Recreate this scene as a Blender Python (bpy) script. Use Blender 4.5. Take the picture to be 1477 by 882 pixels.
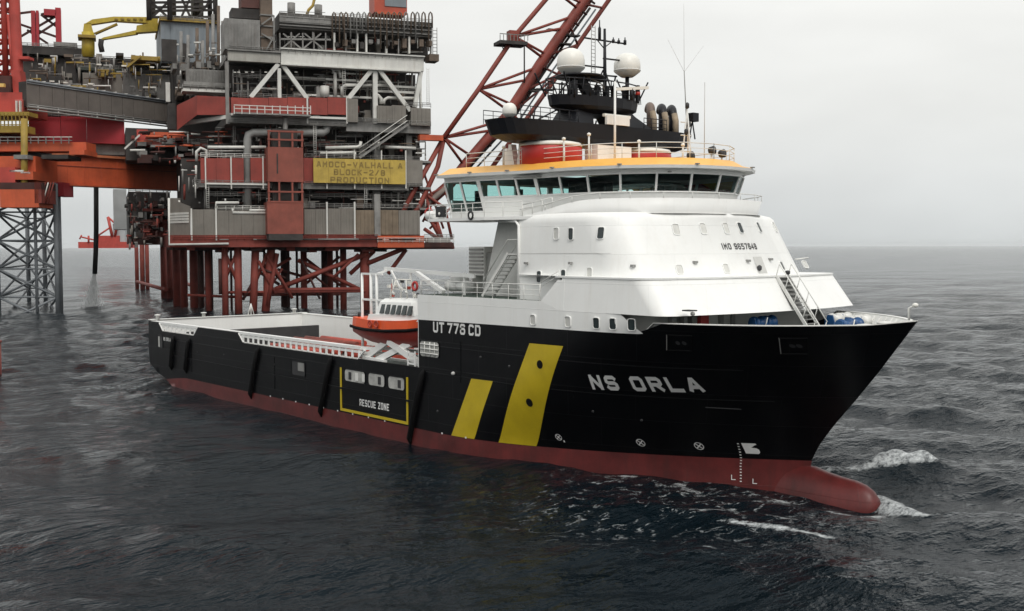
import bpy, math, random
import numpy as np
from mathutils import Vector

random.seed(7)
for o in list(bpy.data.objects):
    bpy.data.objects.remove(o)
SC = bpy.context.scene
COL = SC.collection

# ------------------------------------------------------------------ camera
FPX, PW, PH = 1600.0, 1477.0, 882.0            # focal length and photo size in photo pixels
CAM = np.array([126.7, -60.3, 15.7])
AZ = math.radians(39.72)
PITCH = math.atan(85.0 / FPX)
D0 = np.array([-math.cos(AZ), math.sin(AZ), 0.0])     # horizontal view direction
R0 = np.array([math.sin(AZ), math.cos(AZ), 0.0])      # to the right
U0 = np.array([0.0, 0.0, 1.0])
DP = D0 * math.cos(PITCH) - U0 * math.sin(PITCH)
UP = U0 * math.cos(PITCH) + D0 * math.sin(PITCH)
cam_data = bpy.data.cameras.new('camera')
cam_data.sensor_width = 36.0
cam_data.lens = 36.0 * FPX / PW
cam_data.clip_start = 1.0
cam_data.clip_end = 90000.0
cam = bpy.data.objects.new('camera', cam_data)
COL.objects.link(cam)
from mathutils import Matrix
cam.matrix_world = Matrix(((R0[0], UP[0], -DP[0], CAM[0]), (R0[1], UP[1], -DP[1], CAM[1]),
                           (R0[2], UP[2], -DP[2], CAM[2]), (0, 0, 0, 1)))
SC.camera = cam
ROLL = math.radians(-0.12)
cam.matrix_world = cam.matrix_world @ Matrix.Rotation(ROLL, 4, 'Z')

# ------------------------------------------------------------------ world: overcast sky
SUN_EL, SUN_AZ = math.radians(50), math.radians(-22)      # azimuth measured from +X (ship's bow) towards +Y (port)
world = bpy.data.worlds.new('World')
SC.world = world
world.use_nodes = True
wn, wl = world.node_tree.nodes, world.node_tree.links
wn.clear()
w_out = wn.new('ShaderNodeOutputWorld')
w_bg = wn.new('ShaderNodeBackground')
w_bg.inputs['Strength'].default_value = 0.1
w_sky = wn.new('ShaderNodeTexSky')
w_sky.sky_type = 'NISHITA'
w_sky.sun_disc = False
w_sky.sun_elevation = SUN_EL
w_sky.sun_rotation = math.pi / 2 - SUN_AZ
w_sky.dust_density = 8.0
w_sky.air_density = 1.0
w_geo = wn.new('ShaderNodeTexCoord')
w_sep = wn.new('ShaderNodeSeparateXYZ')
wl.new(w_geo.outputs['Generated'], w_sep.inputs[0])
w_ramp = wn.new('ShaderNodeValToRGB')          # overcast brightness: greyer at the horizon, brighter overhead
er = w_ramp.color_ramp
er.elements[0].position = 0.0
er.elements[0].color = (5.9, 6.15, 6.15, 1)
er.elements[1].position = 1.0
er.elements[1].color = (10.6, 10.65, 10.4, 1)
for pos, c in ((0.05, (6.7, 6.88, 6.84)), (0.12, (7.8, 7.88, 7.68)), (0.2, (8.55, 8.57, 8.3)), (0.45, (9.0, 9.02, 8.8))):
    e = er.elements.new(pos)
    e.color = (*c, 1)
wl.new(w_sep.outputs['Z'], w_ramp.inputs[0])
w_map = wn.new('ShaderNodeMapping')
w_map.inputs['Scale'].default_value = (2.2, 2.2, 7.0)
wl.new(w_geo.outputs['Generated'], w_map.inputs[0])
w_noise = wn.new('ShaderNodeTexNoise')         # faint cloud base structure, all over the dome
w_noise.inputs['Scale'].default_value = 1.3
w_noise.inputs['Detail'].default_value = 4.0
w_noise.inputs['Roughness'].default_value = 0.5
wl.new(w_map.outputs[0], w_noise.inputs['Vector'])
w_mr = wn.new('ShaderNodeMapRange')
w_mr.inputs['From Min'].default_value = 0.3
w_mr.inputs['From Max'].default_value = 0.7
w_mr.inputs['To Min'].default_value = 0.88
w_mr.inputs['To Max'].default_value = 1.05
wl.new(w_noise.outputs['Fac'], w_mr.inputs['Value'])
w_mul = wn.new('ShaderNodeVectorMath')
w_mul.operation = 'SCALE'
wl.new(w_ramp.outputs['Color'], w_mul.inputs[0])
wl.new(w_mr.outputs[0], w_mul.inputs['Scale'])
w_mix = wn.new('ShaderNodeMix')
w_mix.data_type = 'RGBA'
w_mix.inputs['Factor'].default_value = 0.94
wl.new(w_sky.outputs[0], w_mix.inputs['A'])
wl.new(w_mul.outputs[0], w_mix.inputs['B'])
wl.new(w_mix.outputs['Result'], w_bg.inputs['Color'])
wl.new(w_bg.outputs[0], w_out.inputs[0])

sun_data = bpy.data.lights.new('sun', 'SUN')
sun_data.energy = 1.25
sun_data.angle = math.radians(25)
sun_data.color = (1.0, 0.97, 0.92)
sun = bpy.data.objects.new('sun', sun_data)
COL.objects.link(sun)
sun_dir = Vector((math.cos(SUN_EL) * math.cos(SUN_AZ), math.cos(SUN_EL) * math.sin(SUN_AZ), math.sin(SUN_EL)))
sun.rotation_euler = sun_dir.to_track_quat('Z', 'Y').to_euler()

SC.view_settings.view_transform = 'Standard'
SC.view_settings.look = 'None'
SC.view_settings.exposure = 0.22
SC.view_settings.gamma = 1.0
SC.view_settings.use_curve_mapping = False
SC.cycles.use_denoising = True
SC.cycles.max_bounces = 6
SC.cycles.transparent_max_bounces = 12
SC.cycles.caustics_reflective = False
SC.cycles.caustics_refractive = False

# ------------------------------------------------------------------ helpers
def ray(x, y):
    return DP + R0 * ((x - PW / 2) / FPX) - UP * ((y - PH / 2) / FPX)

def at(x, y, axis, val):
    """photo pixel -> point on the plane axis = val"""
    r = ray(x, y)
    i = 'xyz'.index(axis)
    return CAM + r * ((val - CAM[i]) / r[i])

def V(*a):
    return np.array(a, float)

ORG = {}

class MB:
    """collects shapes, build() links them as one mesh object"""
    def __init__(self):
        self.v, self.f, self.s = [], [], []

    def add(self, vs, fs, smooth=False):
        b = len(self.v)
        self.v += [tuple(float(c) for c in p) for p in vs]
        for k, f in enumerate(fs):
            self.f.append(tuple(b + i for i in f))
            self.s.append(smooth if isinstance(smooth, bool) else smooth[k])
        return self

    def obox(self, c, a, b, d):
        c, a, b, d = (np.asarray(q, float) for q in (c, a, b, d))
        if np.dot(np.cross(a, b), d) < 0:
            a = -a
        vs = [c + i * a + j * b + k * d for k in (-1, 1) for j in (-1, 1) for i in (-1, 1)]
        return self.add(vs, [(0, 2, 3, 1), (4, 5, 7, 6), (0, 1, 5, 4), (2, 6, 7, 3), (0, 4, 6, 2), (1, 3, 7, 5)])

    def box(self, x0, x1, y0, y1, z0, z1):
        return self.obox(((x0 + x1) / 2, (y0 + y1) / 2, (z0 + z1) / 2), (abs(x1 - x0) / 2, 0, 0), (0, abs(y1 - y0) / 2, 0),
                         (0, 0, abs(z1 - z0) / 2))

    def beam(self, p, q, w, h=None, up=(0, 0, 1)):
        p, q, up = (np.asarray(t, float) for t in (p, q, up))
        h = w if h is None else h
        d = q - p
        L = np.linalg.norm(d)
        if L < 1e-6:
            return self
        d /= L
        s = np.cross(d, up)
        if np.linalg.norm(s) < 1e-3:
            s = np.cross(d, (1.0, 0.0, 0.0))
        s /= np.linalg.norm(s)
        t = np.cross(s, d)
        return self.obox((p + q) / 2, d * L / 2, s * w / 2, t * h / 2)

    def tube(self, pts, r, n=8, caps=True):
        pts = [np.asarray(p, float) for p in pts]
        m = len(pts)
        rs = r if isinstance(r, (list, tuple)) else [r] * m
        rings = []
        prev = None
        for i, p in enumerate(pts):
            d = pts[min(i + 1, m - 1)] - pts[max(i - 1, 0)]
            d = d / (np.linalg.norm(d) or 1)
            if prev is None:
                a = np.cross(d, (0, 0, 1.0))
                if np.linalg.norm(a) < 1e-2:
                    a = np.cross(d, (1.0, 0, 0))
            else:
                a = prev - d * np.dot(prev, d)
            a = a / (np.linalg.norm(a) or 1)
            prev = a
            b = np.cross(d, a)
            rings.append([p + rs[i] * (a * math.cos(2 * math.pi * k / n) + b * math.sin(2 * math.pi * k / n)) for k in range(n)])
        return self.loft(rings, True, caps, True)

    def loft(self, rings, close=True, caps=False, smooth=True):
        n = len(rings[0])
        vs = [p for r in rings for p in r]
        fs, sm = [], []
        for i in range(len(rings) - 1):
            for k in range(n if close else n - 1):
                k2 = (k + 1) % n
                fs.append((i * n + k, i * n + k2, (i + 1) * n + k2, (i + 1) * n + k))
                sm.append(smooth)
        if caps:
            fs.append(tuple(range(n - 1, -1, -1)))
            fs.append(tuple((len(rings) - 1) * n + k for k in range(n)))
            sm += [False, False]
        return self.add(vs, fs, sm)

    def lathe(self, c, prof, n=20, axis=(0, 0, 1), caps=True):
        c = np.asarray(c, float)
        ax = np.asarray(axis, float)
        ax = ax / np.linalg.norm(ax)
        a = np.cross(ax, (1.0, 0, 0) if abs(ax[0]) < .9 else (0, 1.0, 0))
        a /= np.linalg.norm(a)
        b = np.cross(ax, a)
        rings = [[c + ax * h + r * (a * math.cos(2 * math.pi * k / n) + b * math.sin(2 * math.pi * k / n)) for k in range(n)] for r, h in prof]
        return self.loft(rings, True, caps, True)

    def prism(self, poly, d):
        """poly: list of 3d points, d: extrusion vector"""
        poly = [np.asarray(p, float) for p in poly]
        d = np.asarray(d, float)
        n = len(poly)
        fs = [tuple(range(n - 1, -1, -1)), tuple(range(n, 2 * n))]
        fs += [(i, (i + 1) % n, n + (i + 1) % n, n + i) for i in range(n)]
        return self.add(poly + [p + d for p in poly], fs)

    def quad(self, *p):
        return self.add(p, [tuple(range(len(p)))])

    def build(self, name, mat, parent=None, base=None):
        org = V(0, 0, 0)
        if parent is not None:
            org = ORG[parent.name]
        elif base is not None:
            org = np.asarray(base, float)
        me = bpy.data.meshes.new(name)
        me.from_pydata([(p[0] - org[0], p[1] - org[1], p[2] - org[2]) for p in self.v], [], self.f)
        me.polygons.foreach_set('use_smooth', self.s)
        me.materials.append(mat)
        me.update()
        o = bpy.data.objects.new(name, me)
        COL.objects.link(o)
        if parent is not None:
            o.parent = parent
        else:
            o.location = org
        ORG[o.name] = org
        return o

def thing(name, label, cat, loc, group=None):
    o = bpy.data.objects.new(name, None)
    COL.objects.link(o)
    o.location = loc
    o.empty_display_size = 1.0
    ORG[o.name] = np.asarray(loc, float)
    tag(o, label, cat, group)
    return o

def tag(o, label=None, cat=None, group=None, kind=None):
    if label:
        o['label'] = label
    if cat:
        o['category'] = cat
    if group:
        o['group'] = group
    if kind:
        o['kind'] = kind
    return o

MATS = {}

def mat(name, col, rough=0.5, var=0.25, scale=0.4, metal=0.0, streak=0.0, streak_col=(0.12, 0.05, 0.025), bump=0.0, spec=0.5, bscale=8.0, plates=None):
    """painted or bare surface: a base colour with blotches, optional run-down stains, slight relief"""
    if name in MATS:
        return MATS[name]
    m = bpy.data.materials.new(name)
    m.use_nodes = True
    nt = m.node_tree
    nd, lk = nt.nodes, nt.links
    bs = nd['Principled BSDF']
    bs.inputs['Roughness'].default_value = rough
    bs.inputs['Metallic'].default_value = metal
    bs.inputs['Specular IOR Level'].default_value = spec
    tc = nd.new('ShaderNodeTexCoord')
    nz = nd.new('ShaderNodeTexNoise')
    nz.inputs['Scale'].default_value = scale
    nz.inputs['Detail'].default_value = 6
    nz.inputs['Roughness'].default_value = 0.62
    lk.new(tc.outputs['Object'], nz.inputs['Vector'])
    mr = nd.new('ShaderNodeMapRange')
    mr.inputs['From Min'].default_value = 0.3
    mr.inputs['From Max'].default_value = 0.7
    mr.inputs['To Min'].default_value = 1.0 - var
    mr.inputs['To Max'].default_value = 1.0 + var * 0.6
    lk.new(nz.outputs['Fac'], mr.inputs['Value'])
    vm = nd.new('ShaderNodeVectorMath')
    vm.operation = 'SCALE'
    vm.inputs[0].default_value = col[:3]
    lk.new(mr.outputs[0], vm.inputs['Scale'])
    src = vm.outputs[0]
    if streak > 0:
        mp = nd.new('ShaderNodeMapping')
        mp.inputs['Scale'].default_value = (1.6, 1.6, 0.12)
        lk.new(tc.outputs['Object'], mp.inputs[0])
        n2 = nd.new('ShaderNodeTexNoise')
        n2.inputs['Scale'].default_value = 1.2
        n2.inputs['Detail'].default_value = 7
        n2.inputs['Roughness'].default_value = 0.7
        lk.new(mp.outputs[0], n2.inputs['Vector'])
        m2 = nd.new('ShaderNodeMapRange')
        m2.inputs['From Min'].default_value = 0.5
        m2.inputs['From Max'].default_value = 0.78
        m2.inputs['To Min'].default_value = 0.0
        m2.inputs['To Max'].default_value = streak
        lk.new(n2.outputs['Fac'], m2.inputs['Value'])
        mx = nd.new('ShaderNodeMix')
        mx.data_type = 'RGBA'
        lk.new(m2.outputs[0], mx.inputs['Factor'])
        lk.new(src, mx.inputs['A'])
        mx.inputs['B'].default_value = (*streak_col, 1)
        src = mx.outputs['Result']
    seam = None
    if plates:
        sp_ = nd.new('ShaderNodeSeparateXYZ')
        lk.new(tc.outputs['Object'], sp_.inputs[0])
        ad = nd.new('ShaderNodeMath')
        ad.operation = 'ADD'
        lk.new(sp_.outputs['X'], ad.inputs[0])
        lk.new(sp_.outputs['Y'], ad.inputs[1])
        cb = nd.new('ShaderNodeCombineXYZ')
        lk.new(ad.outputs[0], cb.inputs['X'])
        lk.new(sp_.outputs['Z'], cb.inputs['Y'])
        bk = nd.new('ShaderNodeTexBrick')          # welded shell plates
        bk.inputs['Scale'].default_value = 1.0
        bk.inputs['Brick Width'].default_value = plates[0]
        bk.inputs['Row Height'].default_value = plates[1]
        bk.inputs['Mortar Size'].default_value = 0.022
        bk.inputs['Mortar Smooth'].default_value = 0.6
        bk.inputs['Color1'].default_value = (1, 1, 1, 1)
        bk.inputs['Color2'].default_value = (plates[3],) * 3 + (1,)
        bk.inputs['Mortar'].default_value = (plates[2],) * 3 + (1,)
        lk.new(cb.outputs[0], bk.inputs['Vector'])
        ml = nd.new('ShaderNodeMix')
        ml.data_type = 'RGBA'
        ml.blend_type = 'MULTIPLY'
        ml.inputs['Factor'].default_value = 1.0
        lk.new(src, ml.inputs['A'])
        lk.new(bk.outputs['Color'], ml.inputs['B'])
        src = ml.outputs['Result']
        seam = bk.outputs['Fac']
    lk.new(src, bs.inputs['Base Color'])
    if bump > 0:
        n3 = nd.new('ShaderNodeTexNoise')
        n3.inputs['Scale'].default_value = bscale
        n3.inputs['Detail'].default_value = 4
        lk.new(tc.outputs['Object'], n3.inputs['Vector'])
        bp = nd.new('ShaderNodeBump')
        bp.inputs['Strength'].default_value = bump
        bp.inputs['Distance'].default_value = 0.05
        lk.new(n3.outputs['Fac'], bp.inputs['Height'])
        lk.new(bp.outputs[0], bs.inputs['Normal'])
        if seam is not None:
            b2 = nd.new('ShaderNodeBump')
            b2.inputs['Strength'].default_value = 0.5
            b2.inputs['Distance'].default_value = 0.02
            lk.new(seam, b2.inputs['Height'])
            lk.new(bp.outputs[0], b2.inputs['Normal'])
            lk.new(b2.outputs[0], bs.inputs['Normal'])
    MATS[name] = m
    return m

def glass_mat(name, tint, refl=0.06):
    m = bpy.data.materials.new(name)
    m.use_nodes = True
    nd, lk = m.node_tree.nodes, m.node_tree.links
    nd.clear()
    out = nd.new('ShaderNodeOutputMaterial')
    tr = nd.new('ShaderNodeBsdfTransparent')
    tr.inputs[0].default_value = (*tint, 1)
    gl = nd.new('ShaderNodeBsdfGlossy')
    gl.inputs['Roughness'].default_value = 0.03
    gl.inputs[0].default_value = (0.9, 0.95, 0.95, 1)
    fr = nd.new('ShaderNodeFresnel')
    fr.inputs['IOR'].default_value = 1.45
    mx = nd.new('ShaderNodeMixShader')
    lk.new(fr.outputs[0], mx.inputs[0])
    lk.new(tr.outputs[0], mx.inputs[1])
    lk.new(gl.outputs[0], mx.inputs[2])
    lk.new(mx.outputs[0], out.inputs[0])
    return m

M_WHITE = mat('white paint', (0.82, 0.825, 0.81), 0.42, 0.05, 0.25, streak=0.14, streak_col=(0.52, 0.45, 0.36), bump=0.25, bscale=0.8, plates=(5.2, 1.9, .93, .975))
M_WHITE2 = mat('worn white paint', (0.7, 0.7, 0.675), 0.5, 0.15, 0.8, streak=0.16, streak_col=(0.36, 0.28, 0.2))
M_RAIL = mat('white railing paint', (0.74, 0.74, 0.71), 0.45, 0.12, 2.0)
M_BLACK = mat('black hull paint', (0.0034, 0.0036, 0.0046), 0.3, 0.35, 0.18, streak=0.4, streak_col=(0.011, 0.0095, 0.009), spec=0.17, bump=0.3, bscale=0.9, plates=(6.4, 2.1, 1.25, .9))
M_RED = mat('red antifouling paint', (0.112, 0.018, 0.017), 0.42, 0.45, 0.5, streak=0.6, streak_col=(0.055, 0.018, 0.016), spec=0.4, bump=0.3, bscale=0.9, plates=(6.4, 2.1, .8, .92))
M_YEL = mat('yellow hull paint', (0.5, 0.37, 0.012), 0.45, 0.12, 0.6, streak=0.12, streak_col=(0.3, 0.2, 0.02))
M_LETTER = mat('grey white lettering paint', (0.7, 0.7, 0.69), 0.5, 0.1, 1.5)
M_ORANGE = mat('orange roof paint', (0.8, 0.42, 0.075), 0.4, 0.12, 0.5)
M_MAST = mat('black mast paint', (0.009, 0.0095, 0.013), 0.45, 0.3, 0.6, spec=0.3)
M_DARK = mat('dark steel', (0.03, 0.03, 0.032), 0.6, 0.4, 0.6)
M_DECK = mat('green deck paint', (0.035, 0.06, 0.045), 0.7, 0.4, 0.5, streak=0.0)
M_TIMBER = mat('deck timber', (0.10, 0.085, 0.07), 0.8, 0.4, 0.8)
M_GREY = mat('grey steel', (0.26, 0.26, 0.25), 0.55, 0.25, 0.6, streak=0.2, streak_col=(0.12, 0.1, 0.08))
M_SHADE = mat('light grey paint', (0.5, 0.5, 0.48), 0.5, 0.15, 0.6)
M_FUNNEL = mat('red funnel paint', (0.47, 0.035, 0.03), 0.45, 0.15, 0.8)
M_BLUE = mat('blue winch paint', (0.012, 0.07, 0.2), 0.4, 0.2, 1.5)
M_BOATOR = mat('rescue boat orange', (0.74, 0.09, 0.016), 0.35, 0.12, 1.2)
M_BOATRED = mat('rescue boat red bottom', (0.26, 0.03, 0.022), 0.5, 0.2, 1.2)
M_CARGO = mat('cargo red', (0.42, 0.055, 0.03), 0.55, 0.35, 1.2)
M_DOME = mat('radome white', (0.78, 0.77, 0.72), 0.4, 0.05, 1.0)
M_EXH = mat('scorched exhaust pipe', (0.14, 0.1, 0.08), 0.55, 0.5, 1.5)
M_WIN = mat('dark window', (0.02, 0.03, 0.032), 0.08, 0.2, 2.0)
M_RUBBER = mat('black rubber', (0.004, 0.004, 0.0045), 0.75, 0.2, 2.0, spec=0.15)
M_INK = mat('black lettering paint', (0.03, 0.03, 0.03), 0.5, 0.1, 2.0)
M_GLASS = glass_mat('bridge glass', (0.66, 0.9, 0.87))
M_CONS = mat('bridge console', (0.05, 0.055, 0.06), 0.6, 0.2, 1.0)
# ------------------------------------------------------------------ stroke lettering draped on a surface
G = {
 'N': [[(0, 0), (0, 1)], [(0, 1), (1, 0)], [(1, 0), (1, 1)]],
 'S': [[(1, .86), (.84, 1), (.16, 1), (0, .86), (0, .62), (.16, .5), (.84, .5), (1, .38), (1, .14), (.84, 0), (.16, 0), (0, .14)]],
 'O': [[(.16, 0), (.84, 0), (1, .14), (1, .86), (.84, 1), (.16, 1), (0, .86), (0, .14), (.16, 0)]],
 'R': [[(0, 0), (0, 1), (.84, 1), (1, .86), (1, .6), (.84, .46), (0, .46)], [(.5, .46), (1, 0)]],
 'L': [[(0, 1), (0, 0), (1, 0)]],
 'A': [[(0, 0), (.42, 1), (.58, 1), (1, 0)], [(.18, .32), (.82, .32)]],
 'U': [[(0, 1), (0, .14), (.16, 0), (.84, 0), (1, .14), (1, 1)]],
 'T': [[(0, 1), (1, 1)], [(.5, 1), (.5, 0)]],
 '7': [[(0, 1), (1, 1), (.35, 0)]],
 '6': [[(1, .86), (.84, 1), (.16, 1), (0, .86), (0, .14), (.16, 0), (.84, 0), (1, .14), (1, .42), (.84, .55), (0, .55)]],
 '9': [[(0, .14), (.16, 0), (.84, 0), (1, .14), (1, .86), (.84, 1), (.16, 1), (0, .86), (0, .6), (.16, .46), (1, .46)]],
 '5': [[(1, 1), (0, 1), (0, .56), (.84, .56), (1, .44), (1, .14), (.84, 0), (0, 0)]],
 '4': [[(.75, 0), (.75, 1), (0, .3), (1, .3)]],
 '8': [[(.16, 0), (.84, 0), (1, .14), (1, .38), (.84, .5), (.16, .5), (0, .62), (0, .86), (.16, 1), (.84, 1), (1, .86), (1, .62), (.84, .5)], [(.16, .5), (0, .38), (0, .14), (.16, 0)]],
 '2': [[(0, .86), (.16, 1), (.84, 1), (1, .86), (1, .6), (0, .12), (0, 0), (1, 0)]],
 'C': [[(1, .86), (.84, 1), (.16, 1), (0, .86), (0, .14), (.16, 0), (.84, 0), (1, .14)]],
 'D': [[(0, 0), (0, 1), (.8, 1), (1, .82), (1, .18), (.8, 0), (0, 0)]],
 'E': [[(1, 1), (0, 1), (0, 0), (1, 0)], [(0, .5), (.8, .5)]],
 'Z': [[(0, 1), (1, 1), (0, 0), (1, 0)]],
 'I': [[(.5, 0), (.5, 1)]],
 'M': [[(0, 0), (0, 1), (.5, .4), (1, 1), (1, 0)]],
 'B': [[(0, 0), (0, 1), (.84, 1), (1, .88), (1, .62), (.84, .52), (0, .52)], [(.84, .52), (1, .4), (1, .12), (.84, 0), (0, 0)]],
 'K': [[(0, 0), (0, 1)], [(1, 1), (.05, .45)], [(.35, .6), (1, 0)]],
 'P': [[(0, 0), (0, 1), (.84, 1), (1, .86), (1, .58), (.84, .44), (0, .44)]],
 'V': [[(0, 1), (.5, 0), (1, 1)]],
 'H': [[(0, 0), (0, 1)], [(1, 0), (1, 1)], [(0, .5), (1, .5)]],
 '-': [[(.1, .5), (.9, .5)]],
 '/': [[(.1, 0), (.9, 1)]],
}

def lettering(text, mapping, cw, h, gap, th, name, material, parent, lift=0.006, sp=.75):
    """mapping(a, b, e) -> 3d point; a along the line of text, b up, e lift off the surface"""
    a0 = 0.0
    k = 0
    for ch in text:
        mb = MB()
        if ch == ' ':
            a0 += cw * sp
            continue
        w = cw * (0.3 if ch == 'I' else 1.0)
        for st in G[ch]:
            pts = [(a0 + (p[0] if ch != 'I' else .5) * (w - th) + th / 2, p[1] * (h - th) + th / 2) for p in st]
            n = len(pts)
            closed = pts[0] == pts[-1] and n > 2
            # mitred outline of the stroke
            left, right = [], []
            for i in range(n):
                pv = pts[(i - 1) % (n - 1)] if closed else pts[max(i - 1, 0)]
                nx = pts[(i + 1) % (n - 1)] if closed else pts[min(i + 1, n - 1)]
                if closed and i == n - 1:
                    nx = pts[1]
                if closed and i == 0:
                    pv = pts[n - 2]
                d1 = np.array(pts[i]) - np.array(pv)
                d2 = np.array(nx) - np.array(pts[i])
                if np.linalg.norm(d1) < 1e-9:
                    d1 = d2
                if np.linalg.norm(d2) < 1e-9:
                    d2 = d1
                d1 = d1 / np.linalg.norm(d1)
                d2 = d2 / np.linalg.norm(d2)
                n1 = np.array([-d1[1], d1[0]])
                n2 = np.array([-d2[1], d2[0]])
                m = n1 + n2
                m = m / max(np.linalg.norm(m), 1e-6)
                m = m * (th / 2) / max(np.dot(m, n1), 0.45)
                p = np.array(pts[i])
                if not closed and i == 0:
                    p = p - d1 * th / 2 * (1 if abs(d1[0]) + abs(d1[1]) < 1.2 else .6)
                if not closed and i == n - 1:
                    p = p + d2 * th / 2 * (1 if abs(d2[0]) + abs(d2[1]) < 1.2 else .6)
                left.append(p + m)
                right.append(p - m)
            e = lift + 0.003 * (k % 4)
            k += 1
            vs, fs = [], []
            for i in range(n - 1):
                seg = max(1, int(np.linalg.norm(np.array(pts[i + 1]) - np.array(pts[i])) / 0.35))
                for j in range(seg):
                    t0, t1 = j / seg, (j + 1) / seg
                    q = [left[i] * (1 - t0) + left[i + 1] * t0, right[i] * (1 - t0) + right[i + 1] * t0,
                         right[i] * (1 - t1) + right[i + 1] * t1, left[i] * (1 - t1) + left[i + 1] * t1]
                    b = len(vs)
                    vs += [mapping(x[0], x[1], e) for x in q]
                    fs.append((b, b + 1, b + 2, b + 3))
            mb.add(vs, fs)
        a0 += w + gap
        mb.build(name, material, parent)

def text_width(text, cw, gap, sp=.75):
    return sum(cw * sp if c == ' ' else cw * (.3 if c == 'I' else 1) + gap for c in text) - gap
# ------------------------------------------------------------------ the supply ship (x forward, y to port, z up from the waterline)
STEMZ = [-3, -0.5, 1.0, 1.82, 2.27, 2.98, 4.29, 6.1, 7.92, 10.03, 11.24, 11.6]
STEMX = [84.2, 84.2, 84.25, 84.4, 84.6, 85.0, 86.0, 87.58, 89.1, 90.72, 91.62, 91.9]
HB = 10.3

def stem_x(z):
    return float(np.interp(z, STEMZ, STEMX))

def hb(x, z):
    """half breadth of the hull"""
    xe = stem_x(z)
    s = min(max((z - 1.6) / 9.4, 0), 1) ** 1.15
    x0 = 60 + 14.5 * s
    p = 1.75 + .85 * s
    q = 1.0 + .15 * s
    t = min(max((x - x0) / (xe - x0), 0), 1)
    return HB * (1 - t ** p) ** (1 / q)

def stern_x(z):
    return float(np.interp(z, [-2.5, -1, 0, .74, 1.35, 2.2, 3.2], [12, 9, 6.6, 5.0, 2.2, 0.25, 0.0]))

def boot(x):
    return float(np.interp(x, [0, 5, 10, 58, 85], [.5, .75, 1.32, 1.32, 1.85]))

def top(x):
    """upper edge of the black hull forward of the cargo deck"""
    return float(np.interp(x, [55, 78.7, 79.6, 86, 90, 91.62], [9.98, 10.2, 10.93, 10.95, 11.0, 11.22]))

SA = list(np.linspace(0, 58, 40))
SW = [1 - (1 - t) ** 1.7 for t in np.linspace(0, 1, 41)]

def st_x(k, z):
    if k < len(SA):
        return max(SA[k], stern_x(z))
    w = SW[k - len(SA) + 1]
    return 58 + w * (stem_x(z) - 58)

NST = len(SA) + len(SW) - 1

def shell(mb, zlo, zhi, nv, k0=0, k1=None, off=0.0):
    k1 = NST if k1 is None else k1
    for s in (-1, 1):
        rows = []
        for k in range(k0, k1):
            row = []
            for j in range(nv + 1):
                z = 2.0
                for _ in range(6):
                    x = st_x(k, z)
                    a, b = zlo(x), zhi(x)
                    z = a + (b - a) * j / nv
                x = st_x(k, z)
                row.append((x, s * max(hb(x, z) - off, 0), z))
            rows.append(row if s < 0 else row[::-1])
        mb.loft(rows, False, False, True)

SHIP = thing('supply_ship', 'black hulled platform supply ship with white superstructure and yellow diagonal stripes', 'ship', (46, 0, 0))

m = MB()
shell(m, boot, lambda x: 6.12, 8)
k55 = min(range(len(SA)), key=lambda k: abs(SA[k] - 55))
SA[k55] = 55.0
shell(m, lambda x: 6.12, top, 8, k0=k55)
# transom rows
zs = [1.35, 2.2, 3.2, 4.5, 6.12, 7.12]
m.loft([[(stern_x(z), -HB, z) for z in zs], [(stern_x(z), HB, z) for z in zs]], False, False, False)
HULL = m.build('hull', M_BLACK, SHIP)
m = MB()
shell(m, lambda x: -2.6, boot, 7)
# bulbous bow: elliptic sections along x
bz = [(74.0, .7, .3), (78, 1.05, 1.0), (81, 1.35, 1.3), (83, 1.52, 1.4), (84.6, 1.5, 1.4), (85.6, 1.28, 1.36), (86.6, 1.14, 1.3), (87.6, 1.06, 1.2), (88.3, .9, 1.05), (88.8, .64, .85), (89.12, .28, .62), (89.26, -.15, .36), (89.3, -.55, .08)]
rings = []
for x, zt, w in bz:
    zc = -1.2 if x < 88 else -1.2 + (x - 88) * .4
    hh = max(zt - zc, .05)
    rings.append([(x, w * math.sin(a), zc + hh * math.cos(a)) for a in [2 * math.pi * i / 28 for i in range(28)]])
m.loft(rings, True, True, True)
m.build('boot_topping', M_RED, SHIP)

def side(x, z, e=0.0):
    """point on the starboard hull surface, lifted by e"""
    d = .02
    y = hb(x, z)
    nx = -(hb(x + d, z) - hb(x - d, z)) / (2 * d)
    nz = -(hb(x, z + d) - hb(x, z - d)) / (2 * d)
    L = math.sqrt(nx * nx + 1 + nz * nz)
    return (x + e * nx / L, -(y + e / L), z + e * nz / L)

def patch(corners, n=10, e=0.03):
    """four (x, z) corners draped on the hull: bottom-aft, bottom-fore, top-fore, top-aft"""
    c = [np.array(q, float) for q in corners]
    rows = []
    for i in range(n + 1):
        v = i / n
        a = c[0] * (1 - v) + c[3] * v
        b = c[1] * (1 - v) + c[2] * v
        rows.append([side(*(a * (1 - k / n) + b * k / n), e) for k in range(n + 1)])
    return MB().loft(rows, False, False, True)

# yellow markings
patch([(59.29, 1.36), (61.97, 1.42), (64.36, 5.97), (61.81, 5.93)], 12).build('yellow_stripe', M_YEL, HULL)
patch([(64.36, 1.45), (67.6, 1.52), (71.9, 9.03), (68.44, 9.0)], 18).build('yellow_stripe', M_YEL, HULL)

def disc(x, z, r, material, e=0.02, n=18, name='round_port', parent=None):
    mb = MB()
    vs = [side(x, z, e)] + [side(x + r * math.cos(2 * math.pi * k / n), z + r * math.sin(2 * math.pi * k / n), e) for k in range(n)]
    mb.add(vs, [(0, 1 + (k + 1) % n, 1 + k) for k in range(n)])
    return mb.build(name, material, parent or HULL)

for x, z in ((69.53, 7.61), (68.08, 4.8)):
    disc(x, z, .3, M_RUBBER, .05)

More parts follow.
